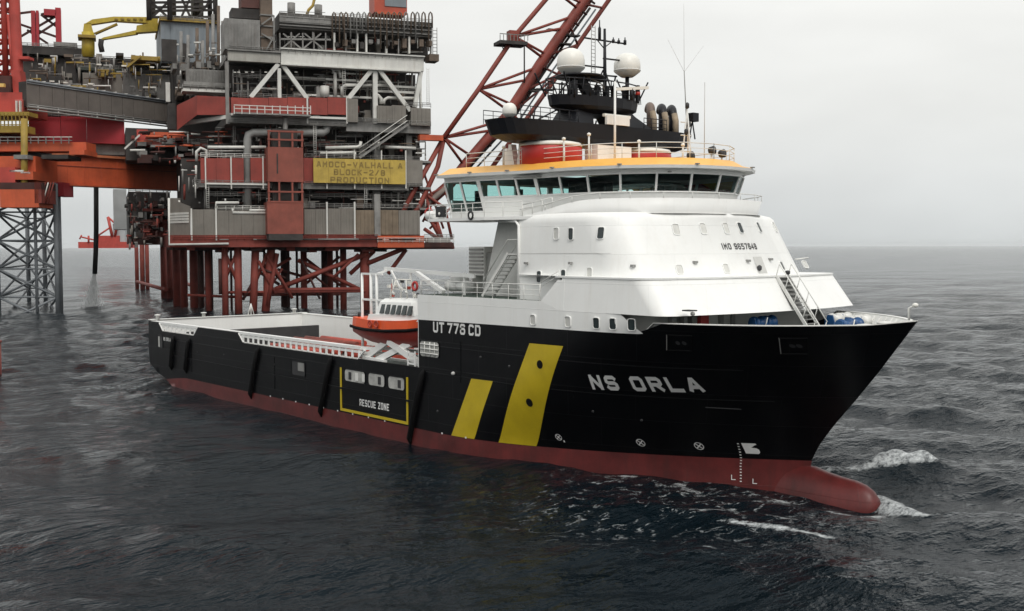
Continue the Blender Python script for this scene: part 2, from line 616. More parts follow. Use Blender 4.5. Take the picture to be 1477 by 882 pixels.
def ring_mark(x, z, r):
    mb = MB()
    n = 24
    for rr0, rr1 in ((r * .82, r),):
        vs, fs = [], []
        for k in range(n):
            a = 2 * math.pi * k / n
            vs += [side(x + rr0 * math.cos(a), z + rr0 * math.sin(a), .03), side(x + rr1 * math.cos(a), z + rr1 * math.sin(a), .03)]
        fs = [(2 * k, 2 * ((k + 1) % n), 2 * ((k + 1) % n) + 1, 2 * k + 1) for k in range(n)]
        mb.add(vs, fs)
    for a in (45, 135):
        c, s_ = math.cos(math.radians(a)), math.sin(math.radians(a))
        q = [(-.8 * r, -.13 * r), (.8 * r, -.13 * r), (.8 * r, .13 * r), (-.8 * r, .13 * r)]
        mb.quad(*[side(x + p[0] * c - p[1] * s_, z + p[0] * s_ + p[1] * c, .034 + a * 1e-5) for p in q])
    return mb

for x, z in ((75.2, 2.5), (78.64, 2.52)):
    ring_mark(x, z, .27).build('thruster_symbol', M_LETTER, HULL)
mb = ring_mark(69.58, 2.4, .24)
mb.quad(side(69.85, 2.05, .03), side(69.95, 2.05, .03), side(69.95, 2.2, .03), side(69.85, 2.2, .03))
mb.build('thruster_symbol', M_LETTER, HULL)
# bulbous bow symbol
bx, bzz = 81.05, 2.16
poly = [(.06, 0), (.98, 0), (1.1, .12), (1.1, .32), (.95, .42), (.6, .46), (.9, .64), (1.06, .7), (1.0, .78), (0, .78)]
MB().quad(*[side(bx + .74 * a - .0 * b, bzz + b * .95, .03) for a, b in poly]).build('bulb_symbol', M_LETTER, HULL)
# draught marks
for i in range(14):
    z = .2 + i * .2
    x = 80.62 + .35 * max(0, (z - 1.2)) * .35
    mb = MB().quad(side(x, z, .03), side(x + .1, z, .03), side(x + .1, z + .07, .03), side(x, z + .07, .03))
    mb.build('draught_mark', M_LETTER, HULL)
for x, z, l in ((80.15, .3, .34), (81.3, .12, .34)):
    mb = MB().quad(side(x, z, .03), side(x + .045, z, .03), side(x + .045, z + l, .03), side(x, z + l, .03))
    mb.quad(side(x + .046, z, .03), side(x + .24, z, .03), side(x + .24, z + .05, .03), side(x + .046, z + .05, .03))
    mb.build('draught_mark', M_LETTER, HULL)

# names on the hull
def on_side(x0, z0, x1, z1, text, cw, gap, sp=.75):
    W = text_width(text, cw, gap, sp)
    def f(a, b, e):
        t = a / W
        return side(x0 + (x1 - x0) * t - (z1 - z0) * 0, z0 + (z1 - z0) * t + b, e)
    return f
cw, gap = .78, .24
lettering('NS ORLA', on_side(73.72, 6.22, 80.85, 6.46, 'NS ORLA', 1.0, .32), 1.0, 1.02, .32, .25, 'letter', M_LETTER, HULL, .03)
lettering('UT 776 CD', on_side(57.0, 9.1, 62.95, 9.14, 'UT 776 CD', .66, .14, .42), .66, .82, .14, .17, 'letter', M_LETTER, HULL, .03, .42)
lettering('RESCUE ZONE', on_side(46.25, 2.22, 50.8, 2.26, 'RESCUE ZONE', .34, .09), .34, .58, .09, .1, 'letter', M_LETTER, HULL, .05)
lettering('NS ORLA', on_side(4.4, 5.1, 6.4, 5.1, 'NS ORLA', .25, .07), .25, .4, .07, .08, 'letter', M_LETTER, HULL, .03)

# yellow rescue zone frame, a flat raised bar round a black field
zb_, zt_ = 1.46, 5.22
for (xa, za, xb, zb2) in ((43.1, zb_, 43.32, zt_), (53.3, zb_, 53.52, zt_ + .05), (43.32, zb_, 53.3, zb_ + .22)):
    MB().box(xa, xb, -HB - .06, -HB - .004, za, zb2).build('rescue_zone_frame', M_YEL, HULL)
# flat panels for openings to the white walkway, its shade put into their colour
def opening(x0, x1, z0, z1, fill, name='side_opening', frame=True, depth=.0):
    r = min(.28, (z1 - z0) * .3)
    pts = []
    for cx, cz, a0 in ((x1 - r, z1 - r, 0), (x0 + r, z1 - r, 90), (x0 + r, z0 + r, 180), (x1 - r, z0 + r, 270)):
        for k in range(5):
            a = math.radians(a0 + k * 22.5)
            pts.append((cx + r * math.cos(a), cz + r * math.sin(a)))
    o = MB().quad(*[(x, -HB - .012, z) for x, z in pts]).build(name, fill, HULL)
    if frame:
        f = MB()
        n = len(pts)
        cx, cz = (x0 + x1) / 2, (z0 + z1) / 2
        out = [(cx + (x - cx) * 1.0 + math.copysign(.07, x - cx), cz + (z - cz) + math.copysign(.07, z - cz)) for x, z in pts]
        f.loft([[(x, -HB - .05, z) for x, z in pts], [(x, -HB - .05, z) for x, z in out], [(x, -HB + .02, z) for x, z in out]], True, False, False)
        f.build('opening_rim', M_BLACK, o)
    return o
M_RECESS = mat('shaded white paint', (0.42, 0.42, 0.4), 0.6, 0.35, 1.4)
for x0, x1 in ((43.85, 47.1), (47.65, 50.1), (50.65, 53.0)):
    o = opening(x0, x1, 4.15, 5.15, M_RECESS)
    n = 3 if x1 - x0 > 3 else 1
    for k in range(n):
        xx = x0 + (x1 - x0) * (k + .6) / n
        MB().box(xx, xx + .42, -HB - .05, -HB - .02, 4.3, 4.95).build('locker_door', M_WHITE2 if k else M_DARK, o)
o = opening(55.2, 57.75, 7.15, 8.35, M_RECESS)
for zz in (7.4, 7.75, 8.1):
    MB().tube([(55.3, -HB - .06, zz), (57.65, -HB - .06, zz)], .045, 6).build('guard_rail', M_RAIL, o)
for xx in (55.9, 56.6, 57.2):
    MB().tube([(xx, -HB - .06, 7.2), (xx, -HB - .06, 8.3)], .045, 6).build('guard_rail', M_RAIL, o)
o = opening(34.4, 36.9, 3.85, 5.15, M_DARK)
MB().box(35.6, 36.7, -HB - .05, -HB - .02, 4.3, 5.05).build('locker_door', M_GREY, o)
o = opening(2.6, 5.0 - .9, 4.2, 5.6, M_DARK)
MB().box(2.9, 3.3, -HB - .05, -HB - .02, 4.3, 5.5).build('locker_door', M_RECESS, o)
# recessed roller fairlead plates near the bow
for x0, x1, z0, z1 in ((80.35, 81.86, 9.28, 10.27), (86.2, 87.38, 9.25, 10.26)):
    p = patch([(x0 - .4, z0), (x1 - .45, z0), (x1, z1), (x0, z1)], 6, .035).build('fairlead_plate', M_BLACK, HULL)
    for k in (0, 1):
        disc(x0 - .2 + (x1 - x0) * (.45 + .25 * k), (z0 + z1) / 2, .13, M_DARK, .05, 12, 'roller', p)
    c_ = [(x0 - .4, z0), (x1 - .45, z0), (x1, z1), (x0, z1)]
    for k in range(4):
        MB().beam(side(*c_[k], .05), side(*c_[(k + 1) % 4], .05), .05).build('plate_edge', M_RUBBER if k != 3 else M_GREY, p)
# vertical rubber fenders
for xt, xb, zt, zb2 in ((7.4, 6.5, 5.5, 1.9), (11.5, 10.5, 5.5, 1.9), (27.7, 26.0, 5.6, .7), (41.7, 39.7, 5.8, .5), (55.7, 53.75, 5.8, -.1)):
    pts = [(xt - .1, -HB + .1, zt + .25), (xt, -HB - .18, zt - .1), (xt - (xt - xb) * .35, -HB - .16, zt - (zt - zb2) * .3), (xb + .1, -HB - .16, zb2 + .5), (xb, -HB + .1, zb2)]
    MB().tube(pts, [.14, .22, .25, .24, .14], 10).build('side_fender', M_RUBBER, HULL)
# rubbing strake
MB().beam((6, -HB - .05, 3.55), (54.5, -HB - .05, 3.4), .12, .16).build('rubbing_strake', M_BLACK, HULL)
for i in range(11):
    x = 30 + i * 2.5 if i < 9 else 58 + (i - 9) * 3
    MB().box(x, x + .16, -HB - .03, -HB - .006, boot(x) - .02, boot(x) + .1).build('weld_mark', M_LETTER, HULL)
p = side(59.66, 6.15, .1)
MB().lathe(p, [(.05, -.14), (.14, -.1), (.16, 0), (.1, .1), (.02, .13)], 10).build('side_lamp', M_SHADE, HULL)
MB().beam(side(80.27, 5.4, .03), side(82.1, 5.36, .03), .02, .04).build('fender_scuff', M_DARK, HULL)

# after bulwark: black outside, white inside, with two long notches to starboard
def bulwark(pts, y, t, name, material):
    MB().prism([(x, y, z) for x, z in pts], (0, t, 0)).build(name, material, SHIP)
for pts in ([(0, 6.121), (4.1, 6.121), (2.9, 7.12), (0, 7.12)], [(12.5, 6.121), (24.4, 6.121), (23.2, 7.12), (13.7, 7.12)]):
    bulwark(pts, -HB, .32, 'bulwark', M_BLACK)
bulwark([(0.02, 6.121), (54.9, 6.121), (54.9, 7.12), (0.02, 7.12)], HB - .32, .32, 'bulwark', M_BLACK)
bulwark([(46, 5.6), (54.9, 5.6), (54.9, 6.2), (46, 6.2)], -HB - .002, .2, 'bulwark', M_BLACK)

CR = MB().box(.32, 54.9, 9.55, 9.97, 4.2, 7.16).build('port_cargo_rail', M_WHITE, SHIP)
MB().box(.02, 54.9, 9.5, 10.32, 7.161, 7.24).build('cap_plate', M_WHITE2, CR)
TR = MB().box(.02, .5, -9.96, 9.55, 4.2, 7.16).build('stern_rail', M_WHITE, SHIP)
MB().box(-.02, .62, -10.32, 10.32, 7.241, 7.32).build('cap_plate', M_WHITE2, TR)
# starboard cargo rail: a white box girder on stanchions
SR = MB().beam((.6, -9.98, 7.03), (46.2, -9.98, 7.1), .5, .26).build('starboard_cargo_rail', M_WHITE, SHIP)
MB().beam((46.2, -9.98, 7.1), (48.6, -8.2, 7.1), .42, .26).build('rail_end', M_WHITE, SR)
MB().beam((48.6, -8.2, 7.1), (54.9, -8.0, 7.1), .42, .26).build('rail_end', M_WHITE, SR)
for zz in (6.72,):
    MB().beam((46.2, -9.98, zz), (48.6, -8.2, zz), .16, .2).build('rail_end', M_WHITE2, SR)
    MB().beam((48.6, -8.2, zz), (54.9, -8.0, zz), .16, .2).build('rail_end', M_WHITE2, SR)
for x0, x1 in ((4.0, 12.6), (24.2, 46.0)):
    MB().beam((x0, -10.05, 6.16), (x1, -10.05, 6.16), .3, .08).build('lower_rail', M_WHITE2, SR)
    MB().beam((x0 - .4, -10.15, 6.78), (x1 + .3, -10.15, 6.78), .1, .22).build('middle_rail', M_WHITE, SR)
    n = int((x1 - x0) / 1.08)
    for k in range(n + 1):
        x = x0 + (x1 - x0) * k / n
        MB().prism([(x - .1, -10.26, 6.2), (x + .1, -10.26, 6.2), (x + .1, -10.22, 6.92), (x - .1, -10.22, 6.92)], (0, .14, 0)).build('rail_stanchion', M_WHITE, SR)
    for xx, s in ((x0, 1), (x1, -1)):
        MB().beam((xx + s * .1, -10.2, 6.16), (xx - s * .95, -10.2, 7.0), .2, .12).build('rail_bracket', M_WHITE, SR)
MB().box(.5, 55, -9.97, -9.8, 4.2, 6.1).build('starboard_inner_side', M_DARK, SHIP)  # deck shadow seen through the notches is put into its dark colour
# decks
DK = MB().box(.4, 55, -9.8, 9.55, 4.0, 4.2).build('cargo_deck', M_TIMBER, SHIP)
for k in range(16):
    y = -9.2 + k * 1.15
    MB().box(2, 54, y, y + 1.06, 4.201, 4.24).build('deck_plank', M_TIMBER, DK)
MB().box(45.5, 55, -10.1, -7.4, 5.7, 5.95).build('boat_deck', M_DECK, SHIP)
MB().box(45.5, 55, -7.4, -7.2, 4.2, 5.95).build('boat_deck_side', M_WHITE2, SHIP)
for x, y in ((1.0, -9.6), (.3, -3.6), (.3, 8.6)):
    b = MB().lathe((x, y, 7.24), [(.2, 0), (.2, .5), (.34, .52), (.34, .62), (.05, .66)], 10).build('mooring_bollard', M_WHITE2, SHIP)
b = MB().tube([(.3, 2.2, 7.3), (.3, 2.6, 8.7)], .06, 6).tube([(.3, 3.0, 7.3), (.3, 2.6, 8.7)], .06, 6).tube([(.3, 2.6, 7.3), (.3, 2.6, 8.6)], .08, 6)
b.build('stern_light_stand', M_WHITE2, SHIP)
MB().box(7.0, 7.4, -8.9, 8.1, 4.24, 6.15).build('deck_barrier', mat('dark barrier paint', (.035, .034, .036), .6, .3, .7), SHIP)

# forecastle deck and inside of the bow bulwark
def plan_at(z, off, x0, x1, n=30):
    pts = []
    xe = stem_x(z) - off * 1.6
    for k in range(n + 1):
        t = 1 - (1 - k / n) ** 1.7
        x = x0 + (min(x1, xe) - x0) * t
        pts.append((x, max(hb(x + off * .6, z) - off, 0)))
    return pts
pl = plan_at(9.85, .25, 55, 99)
MB().quad(*([(x, -y, 9.85) for x, y in pl] + [(x, y, 9.85) for x, y in pl[::-1]])).build('forecastle_deck', M_DECK, SHIP)
m = MB()
for s in (-1, 1):
    rows = []
    for k in range(31):
        w = 1 - (1 - k / 30) ** 1.8
        r_ = []
        x = 78.9 + w * (91.62 - 78.9)
        zt = top(x)
        xx = min(x, stem_x(zt) - .004)
        yo = hb(xx, zt)
        xi = min(x, stem_x(zt) - .45)
        yi = max(hb(min(xi + .2, stem_x(zt)), zt) - .26, 0)
        xb = min(x, stem_x(9.86) - .45)
        yb = max(hb(min(xb + .2, stem_x(9.86)), 9.86) - .26, 0)
        r_ = [(xx, s * yo, zt + .003), (xx, s * yo, zt + .06), (xi, s * yi, zt + .06), (xi, s * yi, zt), (xb, s * yb, 9.86)]
        rows.append(r_ if s < 0 else r_[::-1])
    m.loft(rows, False, False, False)
BWK = m.build('bow_bulwark_lining', M_WHITE2, SHIP)
for k in range(1, 15):
    for s in (-1, 1):
        x = 80 + k * .78
        if x > 90.5:
            continue
        y = max(hb(min(x + .2, stem_x(10)), 9.9) - .3, .2)
        yt = max(hb(min(x + .2, stem_x(10.9)), 10.9) - .3, .2)
        MB().prism([(x, s * y, 9.87), (x, s * yt, 10.9), (x, s * (y - .45), 9.87)], (.06, 0, 0)).build('bulwark_bracket', M_WHITE2, BWK)

for x in (12, 31, 60.5, 72):
    z0 = 5.2 if x < 55 else 8.6
    MB().beam(side(x, z0 - 3.1, .012), side(x, z0, .012), .05, .02).build('plate_butt', M_BLACK, HULL)
for x0, x1, z in ((56, 83.5, 8.05), (56, 84, 5.95), (8, 43, 5.35)):
    mb = MB()
    n = 40
    mb.tube([side(x0 + (x1 - x0) * k / n, z, .0) for k in range(n + 1)], .028, 5)
    mb.build('weld_line', M_BLACK, HULL)
for x, z in ((57.5, 3.0), (62.9, 7.6), (66.2, 7.2), (73, 4.6), (76, 4.2), (13.5, 4.4), (20, 4.6), (31, 4.5)):
    MB().lathe(side(x, z, 0), [(.02, -.06), (.11, -.03), (.11, .03), (.02, .06)], 10, axis=(0, -1, 0)).build('discharge_port', M_DARK, HULL)
# ------------------------------------------------------------------ superstructure
def plan(xa, xfs, xfc, yh, r, ns=3, nc=10, nf=10, ya=None):
    """half plan: side from xa, rounded corner, bowed front; list of (x, y>=0)"""
    ya = yh if ya is None else ya
    pts = [(xa + (xfs - r - xa) * k / ns, ya + (yh - ya) * k / ns) for k in range(ns)]
    for k in range(nc + 1):
        a = math.pi / 2 * (1 - k / nc)
        pts.append((xfs - r + r * math.cos(a), yh - r + r * math.sin(a)))
    for k in range(1, nf + 1):
        y = (yh - r) * (1 - k / nf)
        pts.append((xfs + (xfc - xfs) * (1 - (y / (yh - r)) ** 2), y))
    return pts

def full(half, z):
    return [(x, -y, z) for x, y in half] + [(x, y, z) for x, y in half[-2::-1]]

# side plating, white, above the black hull
for s in (-1, 1):
    poly = [(54.9, 9.985), (73.9, 10.155), (73.9, 11.455), (71.5, 11.46), (69.6, 11.97), (54.9, 11.95)]
    y = s * (HB + .015)
    rows = []
    for k in range(13):
        x = 73.88 + (78.75 - 73.88) * k / 12
        zt_ = 11.44 if x < 77.2 else 11.44 - (x - 77.2) / 1.55 * 1.2
        r_ = [(x, s * (hb(x, min(z, 11.0)) + .02), z) for z in np.linspace(top(x) + .003, max(zt_, top(x) + .02), 5)]
        rows.append(r_ if s < 0 else r_[::-1])
    MB().loft(rows, False, False, True).build('side_plating', M_WHITE, SHIP)
    MB().prism([(x, y, z) for x, z in poly], (0, -s * .2, 0)).build('side_plating', M_WHITE, SHIP)
    MB().prism([(69.6, y, 11.95), (71.5, y, 11.4), (71.9, y, 11.4), (71.9, y - s * .12, 13.45), (71.2, y - s * .12, 13.45)], (0, -s * .2, 0)).build('side_plating', M_WHITE, SHIP)
MB().box(54.9, 55.1, -10.28, 10.28, 6.2, 11.93).build('after_bulkhead', M_WHITE, SHIP)
MB().box(54.9, 67, -10.2, 10.2, 11.8, 11.96).build('boat_deck_plating', M_DECK, SHIP)
MB().box(67, 76.0, -9.9, 9.9, 11.8, 11.94).build('boat_deck_plating', M_DECK, SHIP)
# skirt of the front
A = plan(71.6, 81.15, 82.1, 10.31, 1.3)
B = plan(71.6, 79.6, 80.7, 10.16, 1.6)
SK = MB().loft([full(A, 11.42), full(B, 13.62)], False, False, True).build('front_skirt', M_WHITE, SHIP)
A2 = plan(71.6, 80.3, 81.2, 9.9, 1.3)
MB().loft([full(A, 11.419), full(A2, 11.425), full(A2, 11.7)], False, False, True).build('skirt_edge', M_SHADE, SK)
# recessed house front below the skirt
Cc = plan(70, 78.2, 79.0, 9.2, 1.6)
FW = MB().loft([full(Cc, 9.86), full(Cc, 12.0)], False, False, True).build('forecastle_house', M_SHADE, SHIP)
# ledge at the top of the skirt, with a rounded lip
U0_ = plan(66, 77.9, 79.2, 9.4, 3.0)
m = MB()
B2 = plan(71.0, 79.68, 80.78, 10.22, 1.65)
m.loft([full(U0_, 13.61), full(B2, 13.61), full(B2, 13.72), full(U0_, 13.72)], False, False, False)
m.build('front_ledge', M_WHITE, SHIP)
# upper house
lev = [(plan(66, 78.0, 79.2, 9.4, 3.0), 11.95), (plan(66, 78.0, 79.2, 9.4, 3.0), 13.7), (plan(66, 76.05, 77.55, 9.3, 3.4), 17.3),
       (plan(66, 75.95, 77.6, 9.25, 3.4), 17.6), (plan(66, 75.7, 77.5, 9.1, 3.4), 17.84), (plan(66, 75.2, 77.25, 8.7, 3.4), 17.98)]
m = MB()
m.loft([full(p, z) for p, z in lev], False, False, True)
UH = m.build('upper_house', M_WHITE, SHIP)
MB().box(66.0, 66.2, -9.35, 9.35, 11.96, 17.3).build('house_after_wall', M_WHITE2, SHIP)

def house_half(z):
    t = (z - 13.7) / 3.6
    return 78.0 - 1.95 * t, 79.2 - 1.65 * t, 9.4 - .1 * t, 3.0 + .4 * t

def house_x(y, z):
    """x of the raked front of the upper house at breadth y"""
    xs_, xc, yh, r = house_half(z)
    ay = abs(y)
    if ay <= yh - r:
        return xs_ + (xc - xs_) * (1 - (ay / (yh - r)) ** 2)
    u = min((ay - (yh - r)) / r, 1)
    return xs_ - r + r * math.sqrt(1 - u * u)

def house_hit(px_, py_):
    """where the line of sight through a photo pixel meets the house, with the outward normal"""
    r = ray(px_, py_)
    t0, t1 = (-11 - CAM[1]) / r[1], (11 - CAM[1]) / r[1]
    for t in np.linspace(t0, t1, 3000):
        p = CAM + r * t
        if abs(p[1]) < house_half(p[2])[2] and p[0] < house_x(p[1], p[2]):
            break
    xs_, xc, yh, rr_ = house_half(p[2])
    if p[0] < xs_ - rr_:
        n = V(0, -1, .03)
    else:
        d = .02
        gy = (house_x(p[1] + d, p[2]) - house_x(p[1] - d, p[2])) / (2 * d)
        gz = (house_x(p[1], p[2] + d) - house_x(p[1], p[2] - d)) / (2 * d)
        n = V(1, -gy, -gz)
    n = n / np.linalg.norm(n)
    return p, n

def front_pt(y, z, e):
    d = .02
    gy = (house_x(y + d, z) - house_x(y - d, z)) / (2 * d)
    gz = (house_x(y, z + d) - house_x(y, z - d)) / (2 * d)
    n = V(1, -gy, -gz)
    n /= np.linalg.norm(n)
    return V(house_x(y, z), y, z) + n * e

M_BLIND = mat('window with pale blind', (0.6, 0.6, 0.57), 0.2, 0.1, 2.0)

def house_window(p, n, w, h, dark=True):
    """rounded pane in a slightly proud frame, lying on the shell at p with normal n"""
    a = np.cross((0, 0, 1.0), n)
    a /= np.linalg.norm(a)
    b = np.cross(n, a)
    r = min(w, h) * .28
    q = []
    for cx, cz, t0 in ((w / 2 - r, h / 2 - r, 0), (-w / 2 + r, h / 2 - r, 90), (-w / 2 + r, -h / 2 + r, 180), (w / 2 - r, -h / 2 + r, 270)):
        for k in range(4):
            t = math.radians(t0 + 30 * k)
            q.append((cx + r * math.cos(t), cz + r * math.sin(t)))
    def pt(u, v, e):
        return p + a * u + b * v + n * e
    big = [(u * 1.16, v * 1.1) for u, v in q]
    o = MB().loft([[pt(u, v, -.03) for u, v in big], [pt(u, v, .075) for u, v in big], [pt(u, v, .075) for u, v in q], [pt(u, v, .022) for u, v in q]], True, False, False).build('window', M_WHITE, UH)
    MB().quad(*[pt(u, v, .023) for u, v in q]).build('pane', M_WIN if dark else M_BLIND, o)
    return o
# front windows: upper row, lower row, then the side
for x, y, dk in ((975, 332, 0), (1014, 331, 0), (1047, 330.5, 0), (1067.5, 330, 1), (1094.5, 329.5, 1), (1117.5, 329, 0), (980, 390, 0), (1047, 388.5, 0), (1128, 385, 1), (1161, 383, 0),
                 (803, 337.5, 0), (824, 338, 1), (867, 337, 1), (778, 399.5, 1), (813, 398, 1), (851, 394, 0)):
    p_, n_v = house_hit(x, y)
    house_window(p_, n_v, .46, .78 if y < 350 or x < 830 else .66, dk)
for x, dk in ((68.85, 0), (72.4, 0), (75.1, 1), (76.55, 1), (78.05, 1)):
    house_window(V(x, -hb(x, 10.7) - .03, 10.63 + (x - 68) * .016), V(.0 if x < 74.4 else .12 + (x - 75) * .06, -1, -.05), .5, .68, dk)
# small lamps and vents on the shell
for x, z in ((67.0, 14.45), (71.6, 14.5)):
    MB().box(x, x + .2, -9.62, -9.36, z, z + .16).build('wall_lamp', M_GREY, UH)
for x, y in ((913, 385), (1002, 380), (1078, 378), (1110, 376)):
    p, n_v = house_hit(x, y)
    p = p + n_v * .1
    MB().obox(p, (.12, 0, 0), (0, .14, 0), (0, 0, .08)).build('wall_lamp', M_GREY, UH)
MB().beam((65.9, -9.36, 15.2), (75.4, -9.36, 15.25), .02, .02).build('plate_seam', M_SHADE, UH)
# IMO number
def imo_pt(a, b, e):
    return front_pt(IMO_Y + a, IMO_Z + b, e)
IMO_Y, IMO_Z = house_hit(1043, 361)[0][1:]
lettering('IMO 9657648', imo_pt, .3, .42, .085, .085, 'letter', M_INK, UH, .012)
# door recess, stair in the front skirt
DY = house_hit(1098, 388)[0][1]
MB().add([front_pt(DY - .55, 13.82, .02), front_pt(DY + .55, 13.82, .02), front_pt(DY + .55, 14.95, .02), front_pt(DY - .55, 14.95, .02)], [(0, 1, 2, 3)]).build('door_recess', M_SHADE, UH)
MB().lathe(front_pt(DY - .4, 14.15, .12), [(.05, -.2), (.16, -.12), (.17, .1), (.05, .2)], 10).build('wall_lamp', M_DARK, UH)
def skirt_pt(y, z, e):
    t = (z - 11.42) / 2.2
    x0 = 82.1 - .95 * (abs(y) / 9) ** 2
    x1 = 80.7 - 1.1 * (abs(y) / 8.6) ** 2
    return np.array([x0 + (x1 - x0) * t + e, y, z + e * .6])
ST = MB().add([skirt_pt(.9, 11.5, .03), skirt_pt(2.3, 11.5, .03), skirt_pt(2.3, 13.55, .03), skirt_pt(.9, 13.55, .03)], [(0, 1, 2, 3)]).build('stair_recess', M_GREY, SK)
for y in (.95, 2.25):
    MB().beam((83.6, y, 9.9), (80.75, y, 13.7), .08, .22).build('stair_stringer', M_WHITE2, SK)
    MB().tube([(83.9, y, 10.7), (81.0, y, 14.5)], .04, 6).build('stair_handrail', M_RAIL, SK)
    for k in range(5):
        t = k / 4
        p = V(83.6, y, 9.9) * (1 - t) + V(80.75, y, 13.7) * t
        MB().tube([p, p + V(.25, 0, .8)], .03, 6).build('stair_handrail', M_RAIL, SK)
for k in range(14):
    t = (k + .5) / 14
    p = V(83.6, 1.6, 9.9) * (1 - t) + V(80.75, 1.6, 13.7) * t
    MB().box(p[0] - .13, p[0] + .13, 1.0, 2.2, p[2] - .02, p[2] + .02).build('stair_tread', M_GREY, SK)
MB().lathe((80.75, 2.2, 13.9), [(.05, -.15), (.17, -.08), (.17, .1), (.05, .15)], 12).build('search_lamp', M_DARK, SK)
MB().box(81.4, 82.1, -9.2, -8.6, 11.75, 11.83).build('lamp_bracket', M_DARK, SK)
MB().lathe((82.0, -8.9, 11.6), [(.03, -.12), (.14, -.08), (.14, .08), (.03, .12)], 10).build('flood_lamp', M_GREY, SK)
p = skirt_pt(9.4, 13.9, .4)
MB().tube([(76.0, 9.6, 14.7), (76.3, 10.8, 14.8)], .06, 6).build('lamp_bracket', M_WHITE2, SK)

# ---- coaming round the bridge walkway
half_c = [(63.0, 9.2), (66, 9.1), (69, 8.75), (71.8, 8.15), (74.2, 7.1), (76.2, 5.2), (77.2, 2.8), (77.6, 0)]
def dense(half, n=5):
    out = []
    m_ = len(half)
    P = [np.array(p, float) for p in half]
    for i in range(m_ - 1):
        p0 = P[max(i - 1, 0)]
        p1, p2 = P[i], P[i + 1]
        p3 = P[i + 2] if i + 2 < m_ else np.array([P[-2][0], -P[-2][1]])
        for k in range(n):
            t = k / n
            out.append(tuple(.5 * ((2 * p1) + (-p0 + p2) * t + (2 * p0 - 5 * p1 + 4 * p2 - p3) * t * t + (-p0 + 3 * p1 - 3 * p2 + p3) * t ** 3)))
    out.append(half[-1])
    return out
hc = dense(half_c)
def coam_top(x):
    return float(np.interp(x, [63, 66.5, 68.0, 70.0, 71.5, 73], [17.9, 17.95, 18.15, 18.6, 18.85, 18.92]))
ring_b = [(x - .3 * (x > 70) * min(1, (x - 70) / 4), y - .3 * (1 - y / 12) if y > .01 else 0, 17.7) for x, y in hc]
ring_t = [(x, y, coam_top(x)) for x, y in hc]
def sym(r):
    return [(x, -y, z) for x, y, z in r] + [(x, y, z) for x, y, z in r[-2::-1]]
inn_t = [(x - .12, y - .1 if y > .1 else 0, z) for x, y, z in ring_t]
inn_b = [(x - .12, y - .1 if y > .1 else 0, 17.75) for x, y, z in ring_b]
CO = MB().loft([sym(ring_b), sym(ring_t), sym(inn_t), sym(inn_b)], False, False, True).build('bridge_coaming', M_WHITE, SHIP)
# wing platforms and walkway deck
for s in (-1, 1):
    poly = [(56.4, 5), (56.4, 10.35), (57.0, 10.5), (63.5, 10.4), (66.5, 9.35), (68.8, 8.75), (70, 5)]
    MB().prism([(x, s * y, 17.62) for x, y in poly], (0, 0, .22)).build('bridge_wing_deck', M_WHITE, SHIP)
poly = [(56.4, 5)] + [(x, y - .1) for x, y in hc[10:-1]]
MB().quad(*([(x, -y, 17.9) for x, y in poly] + [(77.3, 0, 17.9)] + [(x, y, 17.9) for x, y in poly[::-1]])).build('bridge_deck', M_SHADE, SHIP)

# ---- wheelhouse
nose = dense([(65.8, 7.1), (68.6, 6.95), (71, 6.5), (73.2, 5.6), (75, 4.05), (76.05, 2.05), (76.3, 0)], 8)
L_ = [0]
for i in range(1, len(nose)):
    L_.append(L_[-1] + math.dist(nose[i], nose[i - 1]))
def nose_at(t):
    s = t * L_[-1]
    return (float(np.interp(s, L_, [p[0] for p in nose])), float(np.interp(s, L_, [p[1] for p in nose])))
mull = [(57.0, 8.75), (58.9, 8.7), (60.8, 8.45), (62.45, 8.0), (64.1, 7.55)] + [nose_at(k / 6) for k in range(7)]
ZB, ZT = 19.42, 20.66
def outw(p, q, d):
    """push plan point outwards from the point (68, 0)-ish axis"""
    x, y = p
    nx = max(0, (x - 66) / 10) ** 1.2
    ny = 1 - .55 * max(0, (x - 70) / 6.3) if y > .01 else 0
    if x > 75.9 and y < 2.2:
        ny = y / 5.5
    return (x + d * nx, y + d * ny)
def wring(z, d):
    return [(*outw(p, None, d), z) for p in mull]
def allp(r):
    return [(x, -y, z) for x, y, z in r] + [(x, y, z) for x, y, z in r[-2::-1]]
LOWER, BOT, TOPR, EAVE = wring(17.91, -.3), wring(ZB, 0), wring(ZT, .38), wring(20.98, .46)
WLOW = [(p[0] + (q[0] - p[0]) * t, p[1] + (q[1] - p[1]) * t, p[2] + (q[2] - p[2]) * t) for p, q, t in zip(LOWER, BOT, [.3, .3, .3] + [1.0] * (len(BOT) - 3))]
m = MB()
la, lb = allp(LOWER), allp(BOT)
lw = allp([(x, y, z) for x, y, z in [(p[0] + (q[0] - p[0]) * .3, p[1] + (q[1] - p[1]) * .3, p[2] + (q[2] - p[2]) * .3) for p, q in zip(LOWER, BOT)]])
for i in range(len(la) - 1):
    wing = min(i, len(la) - 2 - i) < 2
    m.quad(la[i], la[i + 1], (lw if wing else lb)[i + 1], (lw if wing else lb)[i])
WH = m.build('wheelhouse', M_WHITE, SHIP)
MB().loft([allp(wring(ZT, .39)), allp(EAVE)], False, False, False).build('window_header', M_WHITE, WH)
MB().loft([allp([(x - .3 * (x > 60), y - .3 if y > .3 else y, z) for x, y, z in BOT]), allp([(x, y, z - .004) for x, y, z in BOT])], False, False, False).build('window_sill', M_SHADE, WH)
ab, at_, = allp(BOT), allp(TOPR)
n_ = len(ab)
